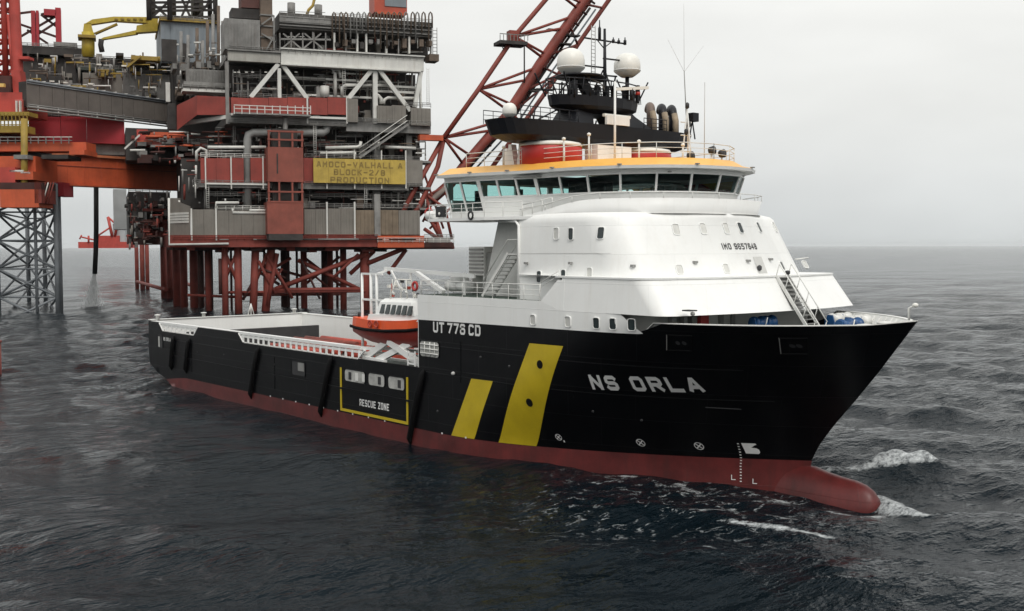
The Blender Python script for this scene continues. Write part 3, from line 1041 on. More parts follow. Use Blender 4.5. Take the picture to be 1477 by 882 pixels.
for i in range(n_ - 1):
    p0, p1, q0, q1 = (np.array(t, float) for t in (ab[i], ab[i + 1], at_[i], at_[i + 1]))
    low = min(i, n_ - 2 - i)
    if low < 2:      # taller panes at the wing ends
        p0 = p0 + (p0 - q0) * .85
        p1 = p1 + (p1 - q1) * .85
    cen = np.array([66.0, 0, 0])
    MB().quad(p0, p1, q1, q0).build('window_pane', M_GLASS, WH)
    for a, b in ((p0, p1), (q0, q1)):
        MB().beam(a, b, .1, .1).build('window_frame', M_WHITE, WH)
for i in range(n_):
    p, q = np.array(ab[i], float), np.array(at_[i], float)
    thick = .3 if min(i, n_ - 1 - i) in (2, 5) else .15
    if min(i, n_ - 1 - i) < 3:
        p = p + (p - q) * .85
    t = np.array(ab[min(i + 1, n_ - 1)], float) - np.array(ab[max(i - 1, 0)], float)
    MB().beam(p, q, thick, .16, up=np.cross(t, (q - p))).build('window_mullion', M_WHITE, WH)
# after wall with windows
MB().box(56.9, 57.1, -8.4, 8.4, 17.9, 19.3).build('after_wall', M_WHITE, WH)
MB().box(56.8, 57.0, -8.9, 8.9, 20.6, 21.0).build('after_wall', M_WHITE, WH)
for y in (-8.6, -5.2, -1.8, 1.8, 5.2, 8.6):
    MB().box(56.85, 57.05, y - .25, y + .25, 19.3, 20.6).build('after_mullion', M_WHITE, WH)
for y in (-8.3, -4.9, -1.5, 2.1, 5.5):
    MB().quad((56.95, y - .05, 19.3), (56.95, y + 2.9, 19.3), (56.95, y + 2.9, 20.6), (56.95, y - .05, 20.6)).build('window_pane', M_GLASS, WH)
# consoles, chairs and ceiling inside
MB().box(57.2, 75.6, -4, 4, 20.7, 20.78).build('ceiling', M_GREY, WH)
MB().box(58, 66.5, -8, 8, 20.7, 20.77).build('ceiling', M_GREY, WH)
MB().box(67.5, 72.5, -4.6, 4.6, 17.95, 18.9).build('console', M_CONS, WH)
MB().box(72.5, 74.5, -3.5, 3.5, 17.95, 19.2).build('console', M_CONS, WH)
MB().box(60, 61, -4.5, 4.5, 17.95, 19.2).build('console', M_CONS, WH)
MB().box(62.5, 65, -1.2, 1.2, 17.95, 20.7).build('stair_trunk', M_CONS, WH)
for x, y in ((70.5, -4.5), (72.8, -1.5), (70.5, 4.5), (63, -6.4), (59, -7.2)):
    MB().box(x - .3, x + .3, y - .3, y + .3, 18.4, 19.2).box(x - .35, x - .2, y - .3, y + .3, 19.2, 20.0).build('helm_chair', M_CONS, WH)
# roof: grey eave soffit and fascia, orange chamfer, flat top
R1, R2, R3 = wring(20.96, 1.15), wring(21.16, 1.2), wring(21.74, -.1)
RF = MB().loft([allp(wring(20.97, .3)), allp(R1), allp(R2)], False, False, False).build('roof_eave', M_WHITE, WH)
MB().loft([allp([(x, y, z + .002) for x, y, z in R2]), allp([(x - .5 if x > 66 else x, y - .5 if y > .5 else y, z + .16) for x, y, z in R2]), allp(R3)], False, False, True).build('orange_roof_edge', M_ORANGE, WH)
MB().quad(*allp(R3)).build('roof_top', M_ORANGE, WH)
for i, p in enumerate(allp(R2)):
    if i % 2 == 0:
        MB().box(p[0] - .12, p[0] + .12, p[1] - .12, p[1] + .12, 21.19, 21.27).build('roof_lamp', M_GREY, WH)

def railing(pts, h, name, parent, material=M_RAIL, rails=3, step=1.5, r=.028, closed=False):
    """stanchions and rails as one connected guard rail"""
    mb = MB()
    P = [np.array(p, float) for p in pts]
    for k in range(1, rails + 1):
        mb.tube([p + V(0, 0, h * k / rails) for p in P], r * (1.25 if k == rails else .8), 5)
    for i in range(len(P) - 1):
        d = P[i + 1] - P[i]
        n = max(1, int(round(np.linalg.norm(d) / step)))
        for k in range(n + (1 if i == len(P) - 2 else 0)):
            p = P[i] + d * k / n
            mb.tube([p, p + V(0, 0, h)], r, 5)
    return mb.build(name, material, parent)
for s in (-1, 1):
    railing([(56.5, s * 7, 17.84), (56.5, s * 10.25, 17.84), (63.4, s * 10.3, 17.84), (66.4, s * 9.25, 17.86)], 1.05, 'guard_rail', SHIP)
    railing([(x, s * y, coam_top(x)) for x, y in hc[5::4]], .42 if 0 else .4, 'guard_rail', CO, rails=1, step=1.6)
    railing([(66.4, s * 9.2, 17.86), (69, s * 8.7, 18.3)], .8, 'guard_rail', CO, rails=2, step=1.0)
    rf = [(x - .1, s * max(y - .2, 0), z) for x, y, z in R3[1:]]
    railing(rf, 1.05, 'guard_rail', WH, rails=3, step=1.6)
# wing end equipment
WG = MB().box(57.6, 58.6, -10.45, -10.2, 17.95, 18.75).build('wing_screen', M_DARK, SHIP)
MB().lathe((58.1, -10.47, 18.2), [(.12, 0), (.12, .03), (.01, .04)], 12, axis=(0, -1, 0)).build('wing_lamp', M_DOME, WG)
MB().lathe((62.0, -10.45, 18.0), [(.2, 0), (.34, 0), (.34, .06), (.2, .06), (.2, 0)], 18, axis=(0, -1, 0), caps=False).build('life_ring', M_DARK, SHIP)
for k, (x, y) in enumerate(((56.0, -9.6), (55.7, -8.9))):
    MB().lathe((x, y, 18.1), [(.05, -.5), (.4, -.45), (.4, .45), (.05, .5)], 10, axis=(1, .2, 0)).build('life_raft_canister', M_WHITE, SHIP)
MB().lathe((55.3, -9.4, 18.35), [(.3, 0), (.42, 0), (.42, .1), (.3, .1), (.3, 0)], 14, axis=(.3, -1, 0), caps=False).build('life_ring', M_FUNNEL, SHIP)
# pipe and casing aft of the house
MB().tube([(66.2, -9.4, 12.0), (66.2, -9.4, 17.2), (65.9, -9.4, 17.5), (64.0, -9.4, 17.55)], .11, 8).build('down_pipe', M_WHITE, SHIP)
CS = MB().prism([(59.4, -7.3, 11.96), (66.0, -7.3, 11.96), (66.0, -7.3, 17.62), (61.3, -7.3, 17.62)], (0, 14.6, 0)).build('after_casing', M_WHITE2, SHIP)
MB().box(65.3, 65.9, -7.5, -7.31, 14.6, 15.9).build('fire_locker', M_FUNNEL, CS)
MB().box(60.6, 65.9, -9.2, -7.32, 15.0, 15.12).build('landing', M_WHITE2, CS) if False else None
for y in (-9.1, -8.0):
    MB().beam((61.6, y, 12.0), (64.6, y, 15.2), .07, .24).build('stair_stringer', M_WHITE2, CS)
    MB().tube([(61.6, y, 13.0), (64.6, y, 16.2), (65.9, y, 16.2)], .04, 6).build('stair_handrail', M_RAIL, CS)
for k in range(11):
    t = (k + .5) / 11
    MB().box(61.6 + 3 * t - .13, 61.6 + 3 * t + .13, -9.05, -8.05, 12 + 3.2 * t - .02, 12 + 3.2 * t + .02).build('stair_tread', M_SHADE, CS)
MB().box(64.6, 66, -9.2, -7.32, 15.1, 15.2).build('landing', M_WHITE2, CS)
# boat deck rails
railing([(55.2, -10.2, 11.96), (66, -10.2, 11.96), (69.4, -10.2, 11.98)], 1.1, 'guard_rail', SHIP, step=1.7)
railing([(69.4, -10.15, 12.6), (71.2, -10.05, 13.5)], .6, 'guard_rail', SHIP, rails=2)
railing([(55.2, 9.9, 11.96), (55.2, -10.1, 11.96)], 1.1, 'guard_rail', SHIP)
railing([(55.2, 10.1, 11.96), (69, 10.1, 11.96)], 1.1, 'guard_rail', SHIP)
# louvred fan unit, cylinders and raft canisters on the boat deck
FU = MB().box(54.0 + 1.3, 57.3, -5.5, -3.6, 13.4, 15.7).build('fan_unit', M_WHITE2, SHIP)
for k in range(7):
    MB().box(55.4, 57.2, -5.6, -5.5, 13.6 + k * .3, 13.75 + k * .3).build('louver', M_GREY, FU)
MB().box(57.3, 58.3, -5.3, -3.8, 13.0, 15.2).build('unit_duct', M_GREY, FU)
for x in (55.5, 57.1):
    MB().box(x - .1, x + .1, -5.4, -3.7, 11.96, 13.4).build('unit_leg', M_WHITE2, FU)
for k, (x, z) in enumerate(((56.0, 12.6), (57.6, 12.6), (56.8, 13.1))):
    MB().lathe((x, -7.6, z), [(.05, -.75), (.42, -.7), (.45, 0), (.42, .7), (.05, .75)], 12, axis=(1, 0, 0)).build('life_raft_canister', M_WHITE, SHIP)
MB().lathe((54.6, -10.28, 12.6), [(.22, 0), (.4, 0), (.4, .12), (.22, .12), (.22, 0)], 18, axis=(0, -1, 0), caps=False).build('life_ring', M_FUNNEL, SHIP)

# ---- forecastle winches
def winch(x, y, z, dm, big):
    w = MB().box(x - .5, x + .5, y - 1.2, y + 1.2, z, z + .3).build('mooring_winch', M_GREY, SHIP)
    MB().lathe((x, y - .55, z + .8), [(.12, -.42), (.46, -.42), (.46, -.34), (.3, -.33), (.3, .33), (.46, .34), (.46, .42), (.12, .42)], 18, axis=(0, 1, 0)).build('drum', M_WHITE2 if big else dm, w)
    MB().lathe((x, y + .6, z + .8), [(.12, -.36), (.46, -.36), (.46, -.3), (.34, -.28), (.36, .28), (.5, .32), (.08, .36)], 18, axis=(0, 1, 0)).build('drum', M_WHITE2 if big else dm, w)
    for yy in (y - 1.12, y + .05, y + 1.1):
        MB().prism([(x - .45, yy - .05, z + .3), (x + .45, yy - .05, z + .3), (x + .2, yy - .05, z + 1.15), (x - .2, yy - .05, z + 1.15)], (0, .1, 0)).build('side_frame', dm, w)
    MB().box(x - 1.0, x - .5, y - .3, y + .4, z + .2, z + .85).build('motor', M_BLUE, w)
    MB().tube([(x + .3, y - .2, z + .3), (x + .5, y - .2, z + 1.2)], .04, 6).build('brake_lever', M_WHITE2, w)
winch(81.2, -1.0, 9.86, M_BLUE, False)
winch(82.6, 5.6, 9.86, M_BLUE, True)
winch(84.8, 4.4, 9.86, M_BLUE, True)
winch(86.4, 1.0, 9.86, M_BLUE, False)
for x, y in ((88.2, 2.2), (88.6, -.6)):
    MB().lathe((x, y, 9.86), [(.4, 0), (.4, .9), (.55, .95), (.55, 1.05), (.1, 1.1)], 14).build('mooring_bollard', M_WHITE2, SHIP)
MB().lathe((89.0, 1.6, 10.5), [(.2, 0), (.42, 0), (.42, .16), (.2, .16)], 16, axis=(.3, -1, 0)).build('rope_ring', M_DOME, SHIP)
MB().tube([(91.1, 0, 10.6), (91.1, 0, 12.0), (91.4, .1, 12.15)], .07, 6).build('stem_light_post', M_WHITE2, SHIP)
MB().lathe((91.45, .1, 12.15), [(.05, -.12), (.17, -.05), (.17, .1), (.05, .16)], 10).build('stem_light', M_DOME, SHIP)
MB().box(78.75, 79.05, -4.7, -3.9, 10.3, 11.3).build('fire_locker', M_FUNNEL, FW)
for y in (-7.5, -6.4, -5.6, -2.8, -1.6):
    MB().box(78.7, 79.1, y, y + .35, 10.0, 11.2).build('pipe_riser', M_GREY, FW)
# ------------------------------------------------------------------ funnels, mast, domes, exhausts on the wheelhouse roof
for s in (-1, 1):
    cy = s * 4.9
    n = 24
    def oval(rx, ry, z):
        return [(64.6 + rx * math.cos(2 * math.pi * k / n), cy + ry * math.sin(2 * math.pi * k / n), z) for k in range(n)]
    F_ = MB().loft([oval(2.2, 2.45, 21.6), oval(2.2, 2.45, 22.9), oval(2.1, 2.3, 23.3)], True, True, True).build('funnel_base', M_FUNNEL, SHIP)
    MB().loft([oval(2.22, 2.47, 23.1), oval(2.12, 2.32, 23.36), oval(1.7, 1.9, 23.45)], True, True, True).build('funnel_top', M_DOME, F_)
MB().box(65.2, 66.6, -2.0, 1.6, 21.6, 23.3).build('deck_locker', M_WHITE, SHIP)
# broad black radar deck: a boat-shaped transverse tray
def tray(xc, yh, ch, z, n=30):
    pts = []
    for k in range(n):
        a = 2 * math.pi * k / n
        c, s = math.cos(a), math.sin(a)
        pts.append((xc + ch * math.copysign(abs(c) ** .6, c), yh * math.copysign(abs(s) ** .55, s), z))
    return pts
TD = MB().loft([tray(64.2, 8.6, 1.8, 23.4), tray(64.2, 9.8, 2.15, 23.75), tray(64.2, 10.3, 2.25, 24.85), tray(64.2, 10.1, 2.05, 24.87), tray(64.2, 9.8, 1.85, 24.5)], True, True, False).build('radar_deck', M_MAST, SHIP)
railing([(66.2, -9.2, 24.7), (66.2, -3.6, 24.7)], 1.0, 'guard_rail', TD, M_MAST, rails=3, step=.9)
railing([(62.2, -9.4, 24.7), (62.2, -3, 24.7)], 1.0, 'guard_rail', TD, M_MAST, rails=3, step=.9)
railing([(66.2, 3.4, 24.7), (66.2, 6.0, 24.7)], 1.0, 'guard_rail', TD, M_MAST, rails=3, step=.9)
railing([(62.2, 3.4, 24.7), (62.2, 9.4, 24.7)], 1.0, 'guard_rail', TD, M_MAST, rails=2, step=1.2)
# mast legs
MT = MB().loft([[(62.6, -3.6, 24.6), (65.8, -3.6, 24.6), (65.8, -1.6, 24.6), (62.6, -1.6, 24.6)], [(63.2, -2.8, 26.2), (65.2, -2.8, 26.2), (65.2, -1.2, 26.2), (63.2, -1.2, 26.2)]], True, True, False).build('mast_leg', M_MAST, SHIP)
MB().loft([[(62.6, 2.6, 24.6), (65.8, 2.6, 24.6), (65.8, 5.6, 24.6), (62.6, 5.6, 24.6)], [(63.2, .6, 26.4), (65.2, .6, 26.4), (65.2, 2.2, 26.4), (63.2, 2.2, 26.4)]], True, True, False).build('mast_leg', M_MAST, SHIP)
def tray2(yh, ch, z):
    return [(64.2 + ch * math.cos(2 * math.pi * k / 20), -.1 + yh * math.sin(2 * math.pi * k / 20), z) for k in range(20)]
T2 = MB().loft([tray2(2.6, 1.3, 25.75), tray2(3.7, 1.75, 26.05), tray2(4.3, 1.9, 26.3), tray2(4.5, 1.95, 27.05), tray2(4.3, 1.8, 27.05)], True, True, False).build('mast_platform', M_MAST, SHIP)
ring26 = [(64.2 + 1.9 * math.cos(2 * math.pi * k / 14), -.1 + 4.7 * math.sin(2 * math.pi * k / 14), 26.95) for k in range(15)]
railing(ring26, 1.3, 'guard_rail', T2, M_MAST, rails=3, step=1.6, r=.045)
for k in range(0, 15, 2):
    p = ring26[k]
    MB().beam(p, (64.2 + (p[0] - 64.2) * 1.25, -.1 + (p[1] + .1) * 1.22, 28.6), .09).build('rail_strut', M_MAST, T2)
for x, y, z, w, h in ((65.6, 1.9, 27.1, .35, 1.0), (65.6, 2.7, 27.1, .3, .7), (65.7, -1.2, 27.1, .3, .8), (65.5, 3.4, 27.1, .25, 1.2), (63.2, 2.2, 27.1, .4, 1.3), (65.4, -3.2, 27.1, .3, 1.0), (65.6, .6, 27.1, .25, .9)):
    MB().box(x - w / 2, x + w / 2, y - w / 2, y + w / 2, z - .1, z + h).build('mast_cabinet', M_MAST, T2)
MB().lathe((65.9, 3.0, 27.6), [(.05, -.12), (.2, -.1), (.2, .1), (.05, .12)], 10).build('mast_lamp', M_FUNNEL, T2)
# flared arms carrying the left dome platform
MB().beam((64.2, -2.6, 26.9), (64.2, -2.2, 28.6), .35, .5).build('mast_strut', M_MAST, SHIP)
MB().beam((64.2, -.2, 26.9), (64.2, -1.8, 28.7), .5, .8).build('mast_strut', M_MAST, SHIP)
P3 = MB().lathe((64.2, -1.6, 28.55), [(.3, -.1), (1.9, 0), (1.9, .14), (.2, .16)], 20).build('dome_platform', M_MAST, SHIP)
MB().box(63.6, 64.8, -2.6, 1.0, 28.48, 28.62).build('dome_platform', M_MAST, SHIP)
def dome(x, y, z, r, h):
    k = h / 2.0
    prof = [(r * .45, 0), (r * .62, .12 * k), (r * .96, .42 * k), (r, .5 * k), (r, 1.05 * k), (r * .93, 1.4 * k), (r * .78, 1.68 * k), (r * .55, 1.87 * k), (r * .3, 1.97 * k), (.02, 2.0 * k)]
    return MB().lathe((x, y, z), prof, 28)
DM = dome(64.1, -2.42, 28.72, 1.06, 2.0).build('satellite_dome', M_DOME, SHIP)
MB().lathe((64.1, -2.42, 28.7), [(1.0, .5), (1.08, .52), (1.08, .6), (1.0, .62)], 28).build('dome_band', M_WHITE2, DM)
DM = dome(64.1, 3.66, 29.12, 1.06, 1.9).build('satellite_dome', M_DOME, SHIP)
MB().lathe((64.1, 3.66, 29.08), [(1.0, .5), (1.08, .52), (1.08, .6), (1.0, .62)], 28).build('dome_band', M_WHITE2, DM)
MB().tube([(64.1, 3.66, 26.9), (64.1, 3.66, 29.2)], .16, 8).build('dome_post', M_MAST, SHIP)
DM = dome(64.6, -8.9, 25.0, .52, 1.05).build('satellite_dome', M_DOME, SHIP)
MB().tube([(64.6, -8.9, 24.5), (64.6, -8.9, 25.1)], .12, 8).build('dome_post', M_MAST, SHIP)
for k in range(34):
    sec = k % 2
    x = 64.2 + random.choice((-1, 1)) * random.uniform(.6, 1.7)
    y = random.uniform(-9.0, 6.0) if sec else random.uniform(-3.9, 3.8)
    z0 = 24.6 if sec else 27.0
    h = random.uniform(.7, 1.5)
    MB().tube([(x, y, z0 - .2), (x + random.uniform(-.15, .15), y + random.uniform(-.3, .3), z0 + h)], random.uniform(.025, .07), 5).build('mast_stanchion', M_MAST, TD if sec else T2)
for y0, y1, z0, z1 in ((-3.9, -2.4, 27.0, 28.6), (3.6, 2.4, 27.0, 28.8), (-.6, .9, 27.0, 29.4), (2.2, 1.2, 27.0, 29.2), (-6.5, -3.2, 24.8, 26.3), (6.4, 3.6, 24.8, 26.5)):
    MB().tube([(64.2, y0, z0), (64.2, y1, z1)], .06, 6).build('mast_strut', M_MAST, SHIP)
# pole mast with yards
MP = MB().tube([(64.2, 1.1, 26.9), (64.2, 1.05, 32.6)], [.17, .1], 8).build('pole_mast', M_MAST, SHIP)
for z, y0, y1 in ((31.65, -1.1, 3.3), (30.3, .9, 3.2), (29.55, -1.2, 1.2), (29.0, 1.0, 2.4)):
    MB().tube([(64.2, y0, z), (64.2, y1, z + .05)], .07, 6).build('yard_arm', M_MAST, MP)
for y, z, h in ((3.3, 31.6, .6), (2.6, 31.6, .45), (2.0, 31.6, .45), (3.15, 30.3, .3), (.5, 31.6, 1.6)):
    MB().lathe((64.2, y, z), [(.05, 0), (.12, .02), (.12, h * .6), (.05, h * .7), (.04, h)], 8).build('mast_lamp', M_MAST, MP)
MB().beam((64.2, 1.1, 31.0), (64.2, .3, 31.6), .06).build('yard_brace', M_MAST, MP)
MB().beam((64.2, 1.1, 31.2), (64.2, 1.7, 31.6), .06).build('yard_brace', M_MAST, MP)
LD = MB()
for y in (-.75, -.35):
    LD.tube([(64.6, y, 28.6), (64.6, y, 32.6)], .03, 5)
for k in range(14):
    LD.tube([(64.6, -.75, 28.8 + k * .28), (64.6, -.35, 28.8 + k * .28)], .022, 4)
LD.build('mast_ladder', M_GREY, SHIP)
# radar scanners
for x, y, z, l, a in ((66.3, .3, 25.6, 2.8, 0), (66.0, 2.2, 27.9, 3.6, .12), (65.8, -5.0, 24.3, 1.4, 0)):
    rs = MB().beam((x, y - l / 2, z - l * a / 2), (x, y + l / 2, z + l * a / 2), .25, .22).build('radar_scanner', M_DOME, SHIP)
    MB().tube([(x, y, z - .9), (x, y, z)], .14, 8).build('scanner_post', M_MAST, rs)
MB().tube([(67.3, -.9, 21.7), (67.3, -.9, 28.0)], .09, 8).build('signal_pole', M_WHITE, SHIP)
MB().box(66.35, 66.6, -1.0, 1.4, 24.9, 25.6).build('radar_box', M_WHITE, SHIP)
for p, q in (((66, -.9, 27.9), (64.6, 1.0, 26.9)), ((66, -.9, 27.9), (64.6, -2.4, 29.0))):
    MB().tube([p, q], .05, 5).build('stay', M_GREY, SHIP)
# exhausts: three curved pipes to port
for k, (y, mt) in enumerate(((5.9, M_EXH), (7.3, M_MAST), (8.5, M_MAST))):
    pts = [(64.6, y, 24.4), (64.6, y, 25.9)] + [tuple(V(64.6, y, 26.1) + D0 * .95 * (1 - math.cos(t)) + V(0, 0, .95 * math.sin(t))) for t in np.linspace(0, 2.3, 9)]
    MB().tube(pts, .36, 14).build('exhaust_pipe', mt, SHIP)
    MB().tube([(65.02, y - .1, 24.5), (65.0, y - .1, 25.9), (64.8, y - .05, 26.5)], .26, 12).build('exhaust_lagging', mat('exhaust lagging', (.3, .24, .17), .7, .4, 1.5), SHIP)
MB().box(65.2, 66.0, 9.4, 10.1, 25.9, 26.6).build('mast_speaker', M_MAST, SHIP)
for y in (9.4, 10.1):
    MB().tube([(65.6, y, 24.5), (65.6, 9.75, 26.0)], .06, 6).build('speaker_leg', M_MAST, SHIP)
# whip aerials and the small white signal mast forward to port
MB().tube([(65.0, 9.8, 25.0), (65.0, 9.4, 30.0)], [.05, .04], 6).build('whip_aerial', M_GREY, SHIP)
MB().tube([(65.0, 9.4, 30.0), (65.0, 9.3, 35.5)], .018, 4).build('whip_aerial', M_SHADE, SHIP)
for dy in (-2.0, 2.4):
    MB().tube([(65.0, 9.4, 30.0), (65.0, 9.4 + dy, 32.4)], .014, 4).build('whip_aerial', M_SHADE, SHIP)
MB().tube([(71.3, 4.6, 21.8), (71.3, 4.6, 28.0)], .03, 5).build('whip_aerial', M_SHADE, SHIP)
SM = MB()
for x, y in ((69.2, 4.4), (69.2, 5.2), (69.9, 4.8)):
    SM.tube([(x, y, 21.7), (69.4, 4.8, 26.2)], .06, 6)
for z in (23, 24.2, 25.2):
    SM.tube([(69.2, 4.3, z), (69.4, 5.3, z)], .05, 5)
SM.build('signal_mast', M_WHITE2, SHIP)
for z, y in ((26.3, 4.8), (24.9, 5.0), (24.3, 4.7)):
    MB().lathe((69.4, y, z), [(.05, -.1), (.16, 0), (.16, .3), (.05, .4)], 10).build('signal_lamp', M_DARK, SHIP)
for x, y, z in ((73.2, 3.2, 22.4), (72.2, 2.0, 22.0), (73.4, 4.1, 22.2)):
    p = MB().tube([(x, y, 21.6), (x, y, z + .1)], .06, 6).build('search_light', M_WHITE2, SHIP)
    MB().lathe((x, y, z + .3), [(.05, -.2), (.28, -.15), (.32, .2), (.05, .22)], 12, axis=(1, .1, .1)).build('lamp_head', M_DARK, p)
for x, y, h in ((72, -3.2, 1.4), (69, -5.2, 2.0), (73.6, -.4, 1.2), (67, -5.8, 1.8), (61, -6.5, 1.6), (62.5, -6.2, 2.2)):
    MB().tube([(x, y, 21.6), (x, y, 21.6 + h)], .07, 6).build('roof_post', M_WHITE2, SHIP)
    MB().lathe((x, y, 21.6 + h), [(.03, -.05), (.14, 0), (.14, .14), (.03, .2)], 10).build('roof_post_head', M_DOME, SHIP)
for k, (x, y) in enumerate(((60.2, -6.0), (61.4, -6.6), (63.0, -6.9))):
    MB().prism([(x, y, 21.65), (x + 1.0, y, 21.65), (x + .6, y, 23.2 + .2 * k), (x + .3, y, 23.2 + .2 * k)], (0, .5, 0)).build('ventilation_cowl', M_WHITE, SHIP)

# ------------------------------------------------------------------ rescue boat in its davit
DV = MB().box(45.4, 55, -7.6, -7.3, 5.95, 6.15).build('boat_davit', M_WHITE, SHIP)
for x in (45.0, 46.4, 47.3):
    MB().tube([(x, -9.2, 6.0 if x < 46 else 8.6), (x, -9.2, 13.4)], .13, 6).build('davit_post', M_WHITE, DV)
for z in (13.4, 11.2, 9.0):
    MB().beam((44.95, -9.2, z), (48.2, -9.2, z), .16, .16).build('davit_bar', M_WHITE, DV)
MB().beam((47.3, -9.2, 13.4), (48.0, -8.0, 13.9), .16, .16).build('davit_bar', M_WHITE, DV)
MB().beam((47.4, -8.4, 13.85), (59.8, -8.4, 13.45), .2, .3).build('davit_beam', M_WHITE, DV)
MB().beam((53.4, -9.3, 13.6), (57.0, -9.3, 12.2), .35, .3).build('davit_arm', M_WHITE, DV)
MB().beam((48.6, -8.6, 13.7), (50.2, -8.6, 12.0), .14, .14).build('davit_bar', M_WHITE, DV)
for x in (51.2, 58.5):
    MB().beam((x, -8.4, 11.9 if x > 55 else 12.2), (x, -8.4, 13.7), .14, .14).build('davit_bar', M_WHITE, DV)
for a, b in (((46.0, -9.6, 6.2), (49.6, -9.4, 8.0)), ((48.2, -9.8, 6.2), (52.6, -9.4, 7.9)), ((46.0, -9.7, 6.15), (49.6, -9.9, 6.1)), ((49.8, -9.7, 7.9), (54.3, -9.5, 6.3))):
    MB().beam(a, b, .35, .5).build('davit_cradle', M_WHITE, DV)
for k in range(4):
    MB().beam((53.2, -10.1, 5.95 + k * .42), (54.2, -10.1, 5.95 + k * .42), .06, .12).build('ladder_rung', M_WHITE, DV)
for x in (53.2, 54.2):
    MB().beam((x, -10.1, 5.9), (x, -10.1, 7.4), .08, .1).build('ladder_rail', M_WHITE, DV)

M_TANB = mat('tan fitting', (.4, .28, .16), .6, .2, 2.0)
RB = thing('rescue_boat', 'orange hulled rescue boat with white wheelhouse hanging in the davit beside the cargo deck', 'rescue boat', (49, -8.8, 7.6))
def brow(x, w, zk, zg):
    return [(x, -8.75 - w, zg), (x, -8.75 - w * .92, zg - .45), (x, -8.75 - w * .6, zk + .25), (x, -8.75, zk), (x, -8.75 + w * .6, zk + .25), (x, -8.75 + w * .92, zg - .45), (x, -8.75 + w, zg)]
st = [(44.3, 1.05, 8.1, 8.85), (45.2, 1.25, 7.75, 8.78), (47, 1.4, 7.45, 8.72), (50, 1.45, 7.35, 8.75), (53, 1.25, 7.5, 8.95), (55, .7, 7.9, 9.2), (56.2, .08, 8.7, 9.4)]
MB().loft([brow(*q) for q in st], False, False, True).add(brow(*st[0]), [(0, 1, 2, 3, 4, 5, 6)]).build('hull_bottom', M_BOATRED, RB)
def upr(x, w, zk, zg):
    return [(x, -8.75 - w, zg), (x + .1, -8.75 - w * .98, zg + .85), (x + .1, -8.75 + w * .98, zg + .85), (x, -8.75 + w, zg)]
MB().loft([upr(*q) for q in st], False, True, False).build('hull_topside', M_BOATOR, RB)
MB().loft([[(x, -8.75 - w - .1, zg - .1), (x, -8.75 - w - .16, zg + .03), (x, -8.75 - w - .1, zg + .16), (x, -8.75 - w + .06, zg + .03)] for x, w, zk, zg in [(44.0, 1.0, 8, 8.85)] + st], True, True, True).build('fender', M_RUBBER, RB)
CB = MB().loft([[(47.0, -10.0, 9.55), (54.2, -9.75, 9.75), (54.2, -7.75, 9.75), (47.0, -7.5, 9.55)], [(47.2, -9.95, 10.05), (54.4, -9.6, 10.25), (54.4, -7.9, 10.25), (47.2, -7.55, 10.05)]], True, True, False).build('deck_house', M_WHITE, RB)
WHs = MB().loft([[(48.0, -9.85, 10.0), (53.6, -9.7, 10.15), (53.6, -7.8, 10.15), (48.0, -7.65, 10.0)], [(48.4, -9.6, 11.1), (52.8, -9.5, 11.2), (52.8, -8.0, 11.2), (48.4, -7.9, 11.1)], [(48.7, -9.3, 11.4), (52.2, -9.2, 11.5), (52.2, -8.3, 11.5), (48.7, -8.2, 11.4)]], True, True, False).build('cabin', M_WHITE, RB)
for k in range(6):
    x = 48.7 + k * .8
    MB().prism([(x, -9.88, 10.18), (x + .58, -9.87, 10.2), (x + .53, -9.66, 10.95), (x + .08, -9.67, 10.93)], (0, .08, 0)).build('cabin_window', M_WIN, WHs)
fr_ = MB()
for p, q in (((49.5, -9.3, 11.4), (49.9, -9.0, 13.0)), ((51.8, -9.2, 11.4), (51.4, -9.0, 13.0)), ((49.9, -9.0, 13.0), (51.4, -9.0, 13.0)), ((49.5, -8.2, 11.4), (49.9, -8.5, 13.0)), ((51.8, -8.3, 11.4), (51.4, -8.5, 13.0)), ((49.9, -8.5, 13.0), (51.4, -8.5, 13.0)), ((49.9, -8.5, 13.0), (49.9, -9.0, 13.0)), ((51.4, -8.5, 13.0), (51.4, -9.0, 13.0)), ((49.7, -9.15, 12.2), (51.6, -9.1, 12.2))):
    fr_.tube([p, q], .05, 6)
fr_.build('lifting_frame', M_DOME, RB)
for k in range(22):
    x, y, z = random.uniform(48.8, 52.4), random.uniform(-9.5, -8.2), random.uniform(11.5, 13.0)
    mt = random.choice((M_DOME, M_DOME, M_GREY, M_DARK, M_WHITE2, M_TANB, M_CARGO))
    if k % 3 == 0:
        MB().box(x - .14, x + .14, y - .1, y + .1, z - .12, z + .12).build('boat_fitting', mt, RB)
    elif k % 3 == 1:
        MB().lathe((x, y, z), [(.03, -.16), (.12, -.12), (.14, .05), (.03, .16)], 8, axis=(random.uniform(-.5, .5), -.6, 1)).build('boat_lamp', mt, RB)
    else:
        MB().tube([(x, y, z - .5), (x + random.uniform(-.4, .4), y, z + .4)], .035, 5).build('boat_aerial', mt, RB)
for k in range(2):
    MB().lathe((47.9 + k * .95, -10.25, 9.28), [(.2, 0), (.33, 0), (.33, .07), (.2, .07), (.2, 0)], 16, axis=(0, -1, 0), caps=False).build('life_ring', M_CARGO, RB)
MB().lathe((44.6, -9.3, 9.75), [(.03, -.12), (.12, -.1), (.12, .3), (.03, .35)], 8).build('engine_vent', M_DARK, RB)

